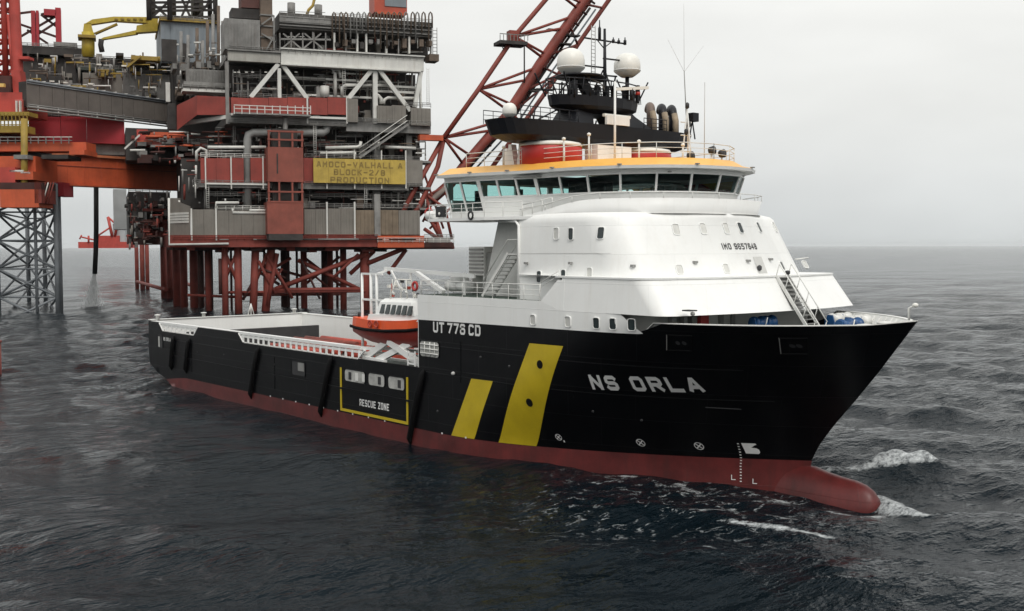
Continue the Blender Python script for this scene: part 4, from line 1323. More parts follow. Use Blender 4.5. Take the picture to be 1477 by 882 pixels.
# ------------------------------------------------------------------ red cargo on the after deck
M_RUSTC = mat('rusty cargo red', (0.2, 0.04, 0.025), 0.65, 0.45, 1.0)
ORD = ('first', 'second', 'third', 'fourth', 'fifth', 'sixth', 'seventh', 'eighth', 'ninth')
def red_pipe(x0, x1, y, z, r, label):
    o = MB().tube([(x0, y, z), (x1, y, z)], r, 10).build('cargo_pipe', random.choice((M_CARGO, M_RUSTC)), None, ((x0 + x1) / 2, y, z - r))
    tag(o, label, 'pipe', 'red pipes on the cargo deck')
for k in range(9):
    y = -1.2 + k * .78
    red_pipe(12.5 + random.uniform(-.6, .6), 24.5 + random.uniform(-.6, .6), y, 4.24 + .32, .32, 'red pipe in the bottom layer on the cargo deck, %s from the starboard side' % ORD[k])
for k in range(4):
    y = .2 + k * 1.5
    red_pipe(13.5 + random.uniform(-.6, .6), 23.5 + random.uniform(-.6, .6), y, 4.24 + .32 + .6, .3, 'red pipe in the top layer on the cargo deck, %s from the starboard side' % ORD[k])
for i, (x, y, dx, dy, h, lb) in enumerate(((27.5, 1.5, 2.6, 1.6, 1.1, 'open red cargo basket just forward of the red pipes'), (31.5, 3.5, 2.8, 1.8, 1.2, 'red cargo basket standing alone amidships on the cargo deck'), (37, 1.0, 2.4, 1.8, 1.25, 'red cargo basket closest to the rescue boat on the cargo deck'))):
    T_ = thing('cargo_basket', lb, 'cargo basket', (x, y, 4.24), 'red cargo baskets')
    MB().box(x - dx / 2, x + dx / 2, y - dy / 2, y + dy / 2, 4.25, 4.4).build('base', M_CARGO, T_)
    for sx, sy, ax in ((-1, 0, 'x'), (1, 0, 'x'), (0, -1, 'y'), (0, 1, 'y')):
        if ax == 'x':
            MB().box(x + sx * dx / 2 - .05, x + sx * dx / 2 + .05, y - dy / 2 + .06, y + dy / 2 - .06, 4.4, 4.24 + h).build('side_panel', M_CARGO, T_)
        else:
            MB().box(x - dx / 2 + .06, x + dx / 2 - .06, y + sy * dy / 2 - .05, y + sy * dy / 2 + .05, 4.4, 4.24 + h * .8).build('side_panel', M_CARGO, T_)
    for sx in (-1, 1):
        for sy in (-1, 1):
            MB().box(x + sx * dx / 2 - .08, x + sx * dx / 2 + .08, y + sy * dy / 2 - .08, y + sy * dy / 2 + .08, 4.24, 4.3 + h).build('corner_post', M_CARGO, T_)
# ------------------------------------------------------------------ the production platform behind the ship
M_PRED = mat('platform red cladding', (0.27, 0.042, 0.03), 0.6, 0.3, 0.25, streak=0.35, streak_col=(0.13, 0.03, 0.022))
M_PRED2 = mat('lift shaft red', (0.24, 0.062, 0.042), 0.65, 0.25, 0.3, streak=0.4, streak_col=(0.15, 0.05, 0.035))
M_RUST = mat('rusty jacket steel', (0.2, 0.036, 0.025), 0.75, 0.4, 0.3, streak=0.35, streak_col=(0.05, 0.02, 0.016))
M_RUSTD = mat('dark rusty steel', (0.06, 0.02, 0.016), 0.8, 0.5, 0.3)
M_ORG = mat('orange red steel', (0.5, 0.088, 0.03), 0.55, 0.3, 0.2, streak=0.4, streak_col=(0.2, 0.04, 0.02))
M_JRED = mat('jack-up red', (0.44, 0.055, 0.04), 0.55, 0.25, 0.25, streak=0.25, streak_col=(0.22, 0.04, 0.03))
M_CRIM = mat('crimson cladding', (0.36, 0.018, 0.028), 0.6, 0.25, 0.2)
M_BOOM = mat('flare boom red oxide', (0.225, 0.04, 0.026), 0.6, 0.3, 0.3, streak=0.25, streak_col=(0.12, 0.03, 0.02))
M_CLAD = mat('beige grey cladding', (0.205, 0.188, 0.165), 0.65, 0.18, 0.3, streak=0.45, streak_col=(0.11, 0.085, 0.065))
M_TAN = mat('stained tan cladding', (0.2, 0.155, 0.11), 0.7, 0.3, 0.3, streak=0.5, streak_col=(0.1, 0.06, 0.035))
M_BLUEG = mat('blue grey module', (0.20, 0.23, 0.255), 0.6, 0.15, 0.2, streak=0.35, streak_col=(0.13, 0.12, 0.11))
M_PGREY = mat('platform grey steel', (0.225, 0.22, 0.21), 0.6, 0.35, 0.35, streak=0.5, streak_col=(0.09, 0.06, 0.045))
M_PWHITE = mat('platform white steel', (0.64, 0.635, 0.6), 0.55, 0.15, 0.3, streak=0.35, streak_col=(0.3, 0.24, 0.18))
M_PDARK = mat('platform dark interior', (0.042, 0.038, 0.036), 0.8, 0.6, 0.3, streak=0.4, streak_col=(0.06, 0.035, 0.025))  # dark steel, and the shade inside open bays put into the colour
M_PBRN = mat('brown scorched steel', (0.13, 0.095, 0.07), 0.7, 0.4, 0.4)
M_PYEL = mat('sign yellow', (0.48, 0.34, 0.065), 0.6, 0.25, 0.4, streak=0.35, streak_col=(0.26, 0.18, 0.04))
M_SIGNINK = mat('sign lettering', (0.24, 0.165, 0.04), 0.7, 0.2, 1.0)
M_CRYEL = mat('crane yellow', (0.47, 0.35, 0.035), 0.5, 0.25, 0.4, streak=0.3, streak_col=(0.2, 0.13, 0.03))
M_DYEL = mat('dull yellow steel', (0.3, 0.2, 0.03), 0.6, 0.35, 0.4)
M_LEGG = mat('grey lattice leg', (0.17, 0.185, 0.2), 0.6, 0.3, 0.3, streak=0.2, streak_col=(0.1, 0.08, 0.07))
M_HOSE = mat('black hose', (0.008, 0.008, 0.009), 0.6, 0.2, 1.0)

RA = math.radians(20)
RU = R0 * math.cos(RA) + D0 * math.sin(RA)
RV = -R0 * math.sin(RA) + D0 * math.cos(RA)
def Q(x, y, d):
    """photo pixel at horizontal distance d along the view axis"""
    r = ray(x, y)
    return CAM + r * (d / np.dot(r, D0))
RO = Q(330, 356, 262)
RO[2] = 0.0
def P(x, y, v):
    r = ray(x, y)
    t = (np.dot(RO - CAM, RV) + v) / np.dot(r, RV)
    return CAM + r * t
def uw(x, y, v):
    p = P(x, y, v)
    return float(np.dot(p - RO, RU)), float(p[2])
def W3(u, v, w):
    return RO + RU * u + RV * v + V(0, 0, w)
def fbox(name, x0, y0, x1, y1, v0, v1, material, parent, mb=None):
    u0, u1 = uw(x0, (y0 + y1) / 2, v0)[0], uw(x1, (y0 + y1) / 2, v0)[0]
    w1, w0 = uw((x0 + x1) / 2, y0, v0)[1], uw((x0 + x1) / 2, y1, v0)[1]
    b = mb or MB()
    b.obox(W3((u0 + u1) / 2, (v0 + v1) / 2, (w0 + w1) / 2), RU * abs(u1 - u0) / 2, RV * abs(v1 - v0) / 2, V(0, 0, abs(w1 - w0) / 2))
    return b if mb else b.build(name, material, parent)
def ftube(name, pts, v, r, material, parent, n=8):
    q = [P(x, y, v if not isinstance(v, (list, tuple)) else v[i]) for i, (x, y) in enumerate(pts)]
    return MB().tube(q, r, n).build(name, material, parent)
def fbeam(name, p, q, v, w, material, parent, h=None):
    a, b = P(*p, v if not isinstance(v, (list, tuple)) else v[0]), P(*q, v if not isinstance(v, (list, tuple)) else v[1])
    return MB().beam(a, b, w, h).build(name, material, parent)
def ribs(name, x0, y0, x1, y1, v, n, material, parent, d=.25):
    """upright folds of profiled cladding: separate ribs standing proud of the panel"""
    for k in range(n):
        x = x0 + (x1 - x0) * (k + .5) / n
        fbox(name, x - .55, y0, x + .55, y1, v - d, v - .01, material, parent)

PF = thing('production_platform', 'multi-deck offshore production platform on rusty red steel legs behind the ship', 'oil platform', tuple(W3(25, 15, 0)))
# dark cores with the bay shade put into their colour, and deck floors
fbox('core_block', 332, 101, 600, 166, 13, 34, M_PDARK, PF)
fbox('core_block', 336, 178, 606, 300, 10, 34, M_PDARK, PF)
fbox('core_block', 292, 268, 340, 304, 9, 30, M_PDARK, PF)
fbox('core_block', 300, 300, 606, 341, 3, 34, M_PDARK, PF)
fbox('core_block', 400, 48, 618, 80, 7, 28, M_PDARK, PF)
for x0, y0, x1, y1, v0, v1, mt in ((330, 165.5, 500, 178, -.5, 34, M_PGREY), (500, 178, 622, 191, 0, 30, M_PGREY), (288, 264.5, 590, 272, -.3, 34, M_PGREY), (245, 339, 545, 356, -1, 34, M_RUST), (545, 340, 612, 357, -1.3, 30, M_ORG), (330, 176, 620, 180, 1, 33, M_RUSTD)):
    fbox('deck_girder', x0, y0, x1, y1, v0, v1, mt, PF)
# main white girder
G1 = fbox('main_girder', 406, 75.5, 612, 97, -.6, 1.2, M_PWHITE, PF)
fbox('girder_flange', 406, 74.5, 614, 76, -1.1, 1.6, M_PWHITE, G1)
fbox('girder_flange', 406, 96.6, 608, 98.5, -1.1, 1.6, M_PWHITE, G1)
G2 = fbox('main_girder', 330, 73.5, 405, 88.5, -.6, 1.2, mat('soiled white steel', (.36, .35, .32), .6, .25, .3, streak=.5, streak_col=(.15, .11, .08)), PF)
fbox('girder_flange', 329, 72, 406.5, 73.6, -1.1, 1.6, M_PGREY, G2)
fbox('module_floor', 332, 77, 612, 84, 1.2, 30, M_PGREY, PF)
# top module: pipe rack
TM = fbox('pipe_rack', 404, 25, 624, 47, 1, 16, mat('weathered rack steel', (.1, .095, .088), .75, .4, .3, streak=.5, streak_col=(.07, .035, .02)), PF)
fbox('rack_band', 404, 24, 480, 34, .6, .98, M_PGREY, TM)
for y in (30, 36, 42):
    fbox('rack_rail', 404, y, 624, y + 1.2, .5, .9, M_PGREY, TM)
for x in (404, 420, 437, 453, 470, 482, 499, 515, 528, 557, 575, 590, 622):
    fbox('rack_column', x, 47, x + (2.6 if x in (482, 515, 528, 557, 590) else 1.5), 77, 1.2, 2.0, M_PWHITE if x in (482, 515, 528, 557, 590) else M_PGREY, TM)
for c in (421, 452):
    for dx, dy in ((-12, -10), (12, -10), (-14, 12), (14, 12), (0, -12)):
        fbeam('rack_brace', (c, 58), (c + dx, 58 + dy), 1.6, .35, M_PGREY, TM)
fbeam('rack_brace', (404, 56), (478, 57), 1.4, .4, M_PGREY, TM)
for k in range(17):
    x = 481 + k * 8.6 + random.uniform(-1, 1)
    yb = random.choice((48, 56, 62, 70, 74))
    ftube('gooseneck_pipe', [(x, yb), (x, 24), (x + .6, 20), (x + 2.4, 17.5), (x + 4.4, 20), (x + 5, 25), (x + 5, 40)], .2, .2, random.choice((M_PBRN, M_PGREY, M_PBRN)), TM, 6)
for k in range(12):
    x = 484 + k * 12.2
    fbox('valve_block', x, 58 + random.uniform(-3, 3), x + 6, 64 + random.uniform(-2, 6), .6, 2.5, random.choice((M_PBRN, M_PGREY, M_PDARK)), TM)
for x, y0, y1 in ((421, 4, 22), (460, 7, 24)):
    p, q = P(x, y1, 6), P(x, y0, 6)
    MB().tube([p, q], .95, 12).build('vent_stack', M_PGREY, PF)
ftube('lifting_hook_arm', [(443, 22), (446, 14), (452, 8), (455, -4)], 3, .35, M_DYEL, PF)
for x in (404, 424, 444, 464):
    ftube('handrail_post', [(x, 25), (x, 16)], 1.5, .08, M_PGREY, PF, 5)
ftube('handrail', [(404, 16), (470, 18)], 1.5, .08, M_PGREY, PF, 5)
# left part of the top
fbox('generator_container', 325, 27, 376, 71, -.8, 9, M_PGREY, PF)
for k in range(12):
    fbox('container_rib', 327 + k * 4.1, 33, 328.2 + k * 4.1, 70, -1.0, -.82, M_PGREY, PF)
fbox('exhaust_tower', 377, -6, 394, 71, 0, 4, M_PBRN, PF)
for y in (20, 36, 52):
    fbox('tower_band', 376.5, y, 395, y + 2, -.3, 4.3, M_PGREY, PF)
fbox('exhaust_box', 349, -8, 378, 11, 2, 8, mat('brown red box', (.1, .035, .028), .7, .3, .4), PF)
fbox('exhaust_box', 335, 12, 376, 26, 2, 8, M_PDARK, PF)
for a, b in (((378, 35), (396, 22)), ((378, 48), (398, 60)), ((396, 22), (396, 72)), ((385, 72), (397, 50))):
    fbeam('tower_brace', a, b, -.6, .3, M_PGREY, PF)
# crane cab at the top
CC = fbox('crane_cab', 541, -10, 588, 19, 3, 9, mat('crane cab red', (.42, .07, .035), .5, .2, .4), PF)
fbox('cab_glass', 556, -8, 587.2, 9.5, 2.8, 2.98, M_BLUEG, CC)
fbox('cab_step', 545, 17, 586, 21, 2.6, 6, M_ORG, CC)
# bay one: white columns, diagonals and process pipes
for x, w in ((326, 5), (401.5, 5), (539, 6.5), (607, 2)):
    fbox('column', x, 88 if x < 400 else 98, x + w, 178, -.3, .8, M_PWHITE if x > 330 else M_PGREY, PF)
for a, b in (((402, 92), (362, 140)), ((408, 93), (444, 143)), ((538, 99), (503, 142)), ((546, 99), (592, 160)), ((608, 101), (599, 155))):
    fbeam('diagonal', a, b, .1, 1.0, M_PWHITE, PF)
for x0, y0, x1, y1 in ((406, 113, 562, 116), (500, 122, 600, 125), (425, 137, 545, 140), (545, 131, 598, 134), (372, 126, 404, 128), (480, 105, 540, 107)):
    fbox('process_pipe', x0, y0, x1, y1, 2.2, 3.0, M_PWHITE, PF)
ftube('process_pipe', [(494, 138), (494, 126), (498, 123), (560, 123)], 1.6, .42, M_PWHITE, PF)
ftube('process_pipe', [(540, 137), (546, 138), (550, 142), (550, 150)], 1.2, .5, M_PWHITE, PF)
ftube('process_pipe', [(554, 150), (555, 144), (560, 141), (598, 142)], 1.2, .4, M_PWHITE, PF)
ftube('process_pipe', [(484, 140), (484, 106), (480, 101), (490, 101), (492, 112)], 1.5, .45, M_PWHITE, PF)
ftube('process_vessel', [(469, 140), (469, 124)], 2.2, 1.1, M_PWHITE, PF, 12)
for k in range(46):
    x = random.uniform(340, 602)
    y = random.uniform(100, 132)
    if random.random() < .6:
        ftube('process_pipe', [(x, y), (x + random.uniform(-1, 1), y + random.uniform(8, 40) if y < 110 else 145)], random.uniform(2, 9), random.uniform(.1, .32), random.choice((M_PWHITE, M_PGREY, M_PWHITE, M_PBRN)) if x > 400 else M_PGREY, PF, 6)
    else:
        ftube('process_pipe', [(x, y), (x + random.uniform(8, 40), y)], random.uniform(2, 9), random.uniform(.1, .28), random.choice((M_PWHITE, M_PGREY)) if x > 400 else M_PGREY, PF, 6)
# red cladding of the cellar deck with the railed basket
for x0, x1 in ((334, 361), (361.4, 388), (388.4, 415), (415.4, 443), (446, 473), (473.4, 501)):
    fbox('red_panel', x0, 140.5, x1, 165, -.6, .3, M_PRED, PF)
BK = fbox('basket_floor', 338, 163, 449, 165.5, -3.2, -.7, M_PGREY, PF)
for y in (152.5, 157.5):
    fbox('basket_rail', 338, y, 448, y + 1.1, -3.3, -3.1, M_PWHITE, BK)
for k in range(11):
    x = 338 + k * 11
    fbox('basket_post', x, 152, x + 1.2, 164, -3.35, -3.05, M_PWHITE, BK)
for x0, y0, x1, y1 in ((501.5, 142, 517, 176), (545, 152.5, 566, 177), (566.4, 152, 586, 177), (593.5, 156, 622, 181)):
    fbox('grey_cabin', x0, y0, x1, y1, -1, 5, M_CLAD, PF)
for x in (505, 509, 513, 548, 553, 558, 563, 570, 575, 580, 597, 603, 609, 615):
    fbox('cabin_rib', x, 143 if x < 520 else 153 if x < 590 else 157, x + 1, 176, -1.12, -1.01, M_CLAD, PF)
fbox('white_strip', 334, 166, 500, 169, -1.4, -.55, M_PWHITE, PF)
for x in (443, 500):
    fbox('white_post', x, 140, x + 2.2, 178, -.9, -.62, M_PWHITE, PF)
# wrap-round red corner to the side
SC_ = MB()
a0, a1 = P(334, 140, -.6), P(334, 166, -.6)
b0, b1 = P(256, 151, 14), P(256, 187, 14)
c0, c1 = P(285, 137, 4), P(285, 165, 4)
for pa, pb, pc, pd in ((c0, c1, P(332, 165, -.2), P(332, 139.5, -.2)), (b0, b1, c1, c0)):
    MB().prism([pa, pb, pc, pd], RV * 1.2).build('red_panel', M_PRED, PF)
fbeam('side_beam', (262, 178), (330, 168), [14, 0], .9, M_PWHITE, PF)
# bay two
ftube('large_grey_pipe', [(472, 181), (471, 188), (467, 191), (366, 191), (359, 194), (357.5, 200), (357.5, 302)], 1.0, .95, mat('grey insulated pipe', (.28, .28, .27), .5, .2, .5), PF, 12)
for k in range(60):
    x = random.uniform(300, 604)
    y = random.uniform(182, 222)
    mt = random.choice((M_PGREY, M_PWHITE, M_PGREY, M_RUSTD, M_PDARK))
    if random.random() < .5:
        ftube('process_pipe', [(x, y), (x, min(y + random.uniform(10, 40), 228))], random.uniform(2, 8), random.uniform(.1, .35), mt, PF, 6)
    else:
        ftube('process_pipe', [(x, y), (min(x + random.uniform(10, 60), 606), y)], random.uniform(2, 8), random.uniform(.1, .3), mt, PF, 6)
for pts in ([(470, 213), (515, 212), (520, 210), (521, 204)], [(462, 221), (512, 220)], [(512, 228), (512, 219)], [(545, 215), (548, 205)], [(556, 212), (600, 214)], [(300, 212), (384, 212)]):
    ftube('process_pipe', pts, .8, .4, M_PWHITE, PF)
fbeam('stair_flight', (518, 228), (588, 180), -.5, 1.6, M_PGREY, PF, .5)
for y in (0, -8):
    ftube('stair_rail', [(518, 222 + y), (588, 174 + y)], -1.2, .1, M_PWHITE, PF, 5)
for x in (541, 587):
    fbox('column', x, 191, x + 8, 300, 2, 4.5, M_PGREY, PF)
# lift shaft
LS = fbox('lift_shaft', 387, 212, 438, 261, -4.5, 2, M_PRED2, PF)
fbox('shaft_box', 386, 291, 438, 337, -4.5, 2, M_PRED2, LS)
for x in (387, 402, 421, 435):
    for y0, y1 in ((188, 212), (261, 291)):
        fbox('shaft_post', x, y0, x + 2.6, y1, -4.5, -3.9, M_PRED2, LS)
        fbox('shaft_post', x, y0, x + 2.6, y1, 1.2, 1.8, M_RUSTD, LS)
for y in (188, 200, 259.5, 275, 289.5):
    fbox('shaft_rail', 386.5, y, 438.5, y + 2.4, -4.6, -3.8, M_PRED2, LS)
fbox('shaft_core', 394, 186, 430, 300, -2, 1.5, M_PDARK, LS)
ftube('shaft_cable', [(412, 168), (412, 212)], -1, .6, M_PGREY, LS)
fbox('shaft_slot', 399.5, 221, 401.5, 250, -4.56, -4.51, M_PDARK, LS)
fbox('shaft_base', 388, 337, 437, 346, -4.6, 1, M_PDARK, LS)
# level three: red cladding, posts, the sign stands on it
for x0, x1 in ((290, 312), (312.3, 334), (334.3, 352), (362, 386.5), (438.5, 452)):
    fbox('red_panel', x0, 227.5, x1, 263.5, -.5, .3, M_PRED, PF)
fbox('grey_cabin', 587, 231, 610, 268, -.6, 5, M_CLAD, PF)
for x in (296, 333, 379, 471, 511, 550, 585):
    fbox('white_post', x, 217 if x > 400 else 225, x + 1.8, 272, -1.0, -.65, M_PWHITE, PF)
fbox('white_strip', 296, 263.6, 386, 266, -.9, -.4, M_PWHITE, PF)
for k in range(34):
    x = random.uniform(285, 604)
    y = random.uniform(270, 296)
    mt = random.choice((M_PGREY, M_PGREY, M_RUSTD, M_PWHITE))
    ftube('process_pipe', [(x, y), (min(x + random.uniform(10, 70), 606), y)] if random.random() < .6 else [(x, 268), (x, 300)], random.uniform(1, 5), random.uniform(.1, .32), mt, PF, 6)
for pts in ([(360, 303), (384, 303)], [(312, 301), (312, 292), (345, 292)], [(336, 300), (336, 306), (384, 307)]):
    ftube('process_pipe', pts, -.8, .35, M_PWHITE, PF)
# level four: beige cladding in panels
for x0, y0, x1, mt in ((277, 301.5, 294, M_CLAD), (294.3, 301.5, 311.5, M_CLAD), (313, 303, 330, M_CLAD), (330.3, 303, 348, M_CLAD), (348.3, 303, 366, M_CLAD), (366.3, 303, 385, M_CLAD), (439, 301.5, 455, M_CLAD), (455.3, 301.5, 471, M_CLAD), (473, 300.5, 491, M_CLAD), (491.3, 300.5, 511, M_CLAD), (513, 303, 540, M_TAN), (549, 303, 575, M_TAN), (575.4, 303.5, 606, M_CLAD)):
    pn = fbox('cladding_panel', x0, y0, x1, 338.5, -.8, .2, mt, PF)
    for k in range(5):
        x = x0 + (x1 - x0) * (k + .5) / 5
        fbox('panel_rib', x - .5, y0 + .5, x + .5, 338, -.95, -.81, mt, pn)
for x in (275.5, 311, 385, 471, 511):
    fbox('white_post', x, 291 if x > 400 else 300, x + 2.2, 346, -1.3, -.85, M_PWHITE, PF)
fbox('column', 540.5, 280, 549, 341, -1.2, 1.5, M_PGREY, PF)
for x0, x1, v0, v1 in ((245, 276, 9, -.5),):
    pa, pb, pc, pd = P(244, 285, 10), P(244, 342, 10), P(275, 340, -.5), P(275, 297, -.5)
    wp = MB().prism([pa, pb, pc, pd], RV * 1.0).build('wind_wall', M_CLAD, PF)
    for k in range(4):
        ya = 308 + k * 4
        MB().beam(P(246, ya, 9.4), P(272, ya - 1, .3), .25, .5).build('wall_slat', M_PWHITE, wp)
fbox('grey_cabin', 247, 285, 262, 300, 16, 24, M_CLAD, PF)
ftube('white_edge', [(244, 285), (244, 352), (330, 351)], -1.5, .3, M_PWHITE, PF, 6)
# clutter under the base deck
for k in range(26):
    x = random.uniform(250, 600)
    fbox('underdeck_beam', x, 355, x + random.uniform(6, 26), 355 + random.uniform(3, 9), random.uniform(0, 8), random.uniform(10, 16), random.choice((M_RUSTD, M_RUST, M_PDARK)), PF)
for k in range(20):
    x = random.uniform(255, 590)
    ftube('underdeck_pipe', [(x, 345), (min(x + random.uniform(12, 50), 600), 345)], -1.6, random.uniform(.12, .25), random.choice((M_RUSTD, M_PDARK, M_PGREY)), PF, 6)
# jacket
JK = fbox('jacket', 250, 355, 560, 360, 2, 30, M_RUSTD, PF)
def leg(x, v, r, mt, lean=0.0, yt=352):
    p = P(x, yt, v)
    q = p.copy()
    q[2] = -3
    q = q + RU * lean
    MB().tube([q, p], r * .62, 12).build('jacket_leg', mt, JK)
    return p, q
for x, v, r, mt, ln in ((324, 2, 1.25, M_RUST, 0), (343, 2, 1.45, M_RUST, 0), (369, 3, 1.5, M_RUST, -1), (392, 3, 1.6, M_RUST, -2.0), (438, 14, 1.3, M_RUST, 0), (468, 20, 1.4, M_RUSTD, 0), (476, 16, 1.2, M_RUST, 0), (495, 10, 1.3, M_RUST, 0), (526, 4, 1.9, M_RUST, 0), (410, 26, 1.6, M_RUSTD, 0), (300, 12, 1.2, M_RUST, 0), (289, 26, 1.2, M_RUSTD, 0)):
    leg(x, v, r, mt, ln)
for a, b, v, r in (((397, 417), (530, 366), 3, .8), ((430, 375), (520, 418), 4, .7), ((395, 418), (522, 417), 3, .7), ((324, 360), (343, 410), 2, .5), ((343, 360), (326, 400), 2, .5), ((530, 380), (584, 358), 3, .8), ((505, 395), (540, 362), 5, .7), ((560, 395), (586, 360), 3, .7), ((369, 405), (386, 365), 3, .6), ((440, 410), (490, 370), 16, .5), ((440, 372), (492, 412), 16, .5), ((350, 425), (500, 424), 20, .5), ((270, 425), (345, 428), 12, .45), ((400, 365), (386, 440), 2, .7), ((400, 388), (450, 402), 24, .5), ((385, 392), (420, 372), 8, .5)):
    ftube('jacket_brace', [a, b], v, r * .75, M_RUST, JK, 8)
for x, y, r in ((256, 439, 1.5), (266, 441, 1.3), (237, 430, 1.3), (246, 431, 1.3), (198, 416, 1.0), (206, 417, 1.2), (213, 417, 1.0), (281, 442, 1.6), (291, 440, 1.1), (302, 446, 1.4)):
    q = at(x, y, 'z', 0)
    MB().tube([q - V(0, 0, 3), q + V(0, 0, 19 + (442 - y) * .12)], r * .75, 10).build('jacket_leg', M_RUST if x < 300 else M_RUSTD, JK)
for a, b in (((198, 408), (240, 410)), ((238, 415), (268, 420)), ((256, 425), (302, 428))):
    p, q = at(a[0], 417, 'z', 0), at(b[0], 432, 'z', 0)
    MB().tube([p + V(0, 0, 3.0), q + V(0, 0, 3.0)], .6, 8).build('jacket_brace', M_RUST, JK)
for k in range(12):
    x = random.uniform(315, 520)
    v = random.choice((2, 3, 14, 22, 28))
    dx = random.choice((-1, 1)) * random.uniform(18, 40)
    ftube('jacket_brace', [(x, random.uniform(362, 395)), (min(max(x + dx, 318), 525), random.uniform(400, 440))], v, random.uniform(.25, .45), random.choice((M_RUST, M_RUSTD)), JK, 6)
for y in (421,):
    for v in (3, 22):
        ftube('jacket_brace', [(322 + v, y + v * .1), (527, y - 1)], v, .38, M_RUST if v < 10 else M_RUSTD, JK, 6)
for x in (333, 381, 416, 428, 486):
    p_ = P(x, 352, random.uniform(6, 26))
    MB().tube([p_ * V(1, 1, 0) - V(0, 0, 3), p_], random.uniform(.3, .5), 8).build('conductor', random.choice((M_RUST, M_RUSTD)), JK)
# right edge: walkway and boom support frame
for y in (183, 232, 270, 300):
    fbox('walkway', 606, y, 622, y + 3, 0, 6, M_PGREY, PF)
for x in (607, 613):
    ftube('ladder_rail', [(x + 18, 40), (x + 18, 86)], 2, .1, M_PGREY, PF, 5)
for k in range(9):
    ftube('ladder_rung', [(625, 44 + k * 5), (631, 44 + k * 5)], 2, .07, M_PGREY, PF, 4)
fbox('lookout_stand', 620, 78, 634, 88, 1, 5, M_PBRN, PF)
for k in range(10):
    ya = random.uniform(195, 300)
    ftube('edge_pipe', [(600, ya), (614, ya), (614, ya + 10)], 1, .2, random.choice((M_PGREY, M_PWHITE)), PF, 6)
for a, b in (((545, 357), (655, 357)), ((612, 345), (652, 352)), ((612, 330), (640, 350)), ((612, 300), (640, 352)), ((640, 350), (652, 357)), ((630, 320), (640, 352)), ((612, 315), (630, 322)), ((612, 280), (628, 322))):
    ftube('support_brace', [a, b], 2, .5, M_RUST, PF, 6)
fbox('small_platform', 605, 350, 655, 357, 0, 5, M_RUSTD, PF)
fbox('small_platform', 618, 344, 650, 350, 1, 4, M_PGREY, PF)
for a, b in (((558, 380), (590, 358)), ((540, 362), (556, 380))):
    pass

# guard rails along every deck edge
def frail(x0, y0, x1, y1, v, material, parent, h=1.15, rails=3, step=1.7, r=.07):
    a, b = P(x0, y0, v), P(x1, y1, v)
    if isinstance(v, tuple):
        a, b = P(x0, y0, v[0]), P(x1, y1, v[1])
    b = np.array([b[0], b[1], a[2]])
    n = max(1, int(np.linalg.norm(b - a) / step))
    mb = MB()
    for k in range(1, rails + 1):
        mb.tube([a + V(0, 0, h * k / rails), b + V(0, 0, h * k / rails)], r, 4)
    for k in range(n + 1):
        p = a + (b - a) * k / n
        mb.tube([p, p + V(0, 0, h)], r, 4)
    return mb.build('deck_railing', material, parent)
for x0, x1, y, v, mt in ((404, 480, 25, .6, M_PGREY), (482, 624, 25, 14, M_PGREY), (330, 404, 72.5, -1, M_PGREY), (406, 612, 75, -1, M_PGREY), (502, 545, 176, -.8, M_PGREY), (517, 622, 178, -1, M_PGREY), (586, 622, 154, -1, M_PGREY), (336, 500, 140, .2, M_PGREY),
                         (440, 606, 228, 0, M_PGREY), (290, 386, 227, 0, M_PWHITE), (440, 606, 300, -.6, M_PGREY), (314, 386, 303, -.6, M_PWHITE), (278, 386, 266, -.8, M_PGREY), (440, 610, 268, -.8, M_PGREY), (330, 500, 178, -.8, M_PGREY),
                         (545, 655, 350, -1.6, M_PWHITE), (440, 545, 345, -1.4, M_RUST), (250, 386, 346, -1.4, M_RUST), (612, 655, 345, 1, M_PGREY), (336, 470, 112, 2, M_PGREY), (470, 600, 128, 3, M_PWHITE), (440, 606, 212, 2, M_PGREY), (300, 386, 283, 1, M_PGREY), (440, 606, 285, 1.5, M_PGREY)):
    frail(x0, y, x1, y, v, mt, PF)
# cable trays, conduits, valves, lamps and hangers filling the open bays
SM_ = (M_PGREY, M_PWHITE, M_PBRN, M_RUST, M_PGREY, M_CLAD)
for (x0, y0, x1, y1, v0, v1, n) in ((404, 50, 620, 76, 1.5, 6, 44), (334, 100, 602, 140, .5, 9, 90), (336, 180, 604, 226, .5, 8, 90), (290, 267, 604, 300, .3, 6, 80), (440, 142, 600, 176, .5, 8, 30)):
    for k in range(n):
        x, y, v = random.uniform(x0, x1), random.uniform(y0, y1), random.uniform(v0, v1)
        c = random.random()
        mt = random.choice(SM_)
        if c < .3:
            ln = random.uniform(6, 30)
            ftube('conduit', [(x, y), (min(x + ln, x1), y), (min(x + ln, x1), min(y + random.uniform(3, 14), y1))], v, random.uniform(.07, .2), mt, PF, 6)
        elif c < .55:
            h = random.uniform(8, y1 - y0)
            ftube('hanger_pipe', [(x, y0), (x, min(y0 + h, y1))], v, random.uniform(.06, .16), mt, PF, 5)
        elif c < .75:
            fbox('valve', x, y, x + random.uniform(1.5, 4), y + random.uniform(1.5, 4), v, v + 1, mt, PF)
        elif c < .9:
            fbox('cable_tray', x, y, min(x + random.uniform(12, 45), x1), y + .9, v, v + .6, mt, PF)
        else:
            fbox('bay_equipment', x, max(y0, y1 - random.uniform(8, 20)), x + random.uniform(5, 14), y1, v + .5, v + 3, random.choice((M_PGREY, M_CLAD, M_PBRN, M_PWHITE)), PF)
for k in range(16):
    x, y = random.uniform(335, 600), random.choice((101, 181, 270))
    fbox('bay_lamp', x, y + 2, x + 4, y + 3, .2, .6, M_DOME, PF)
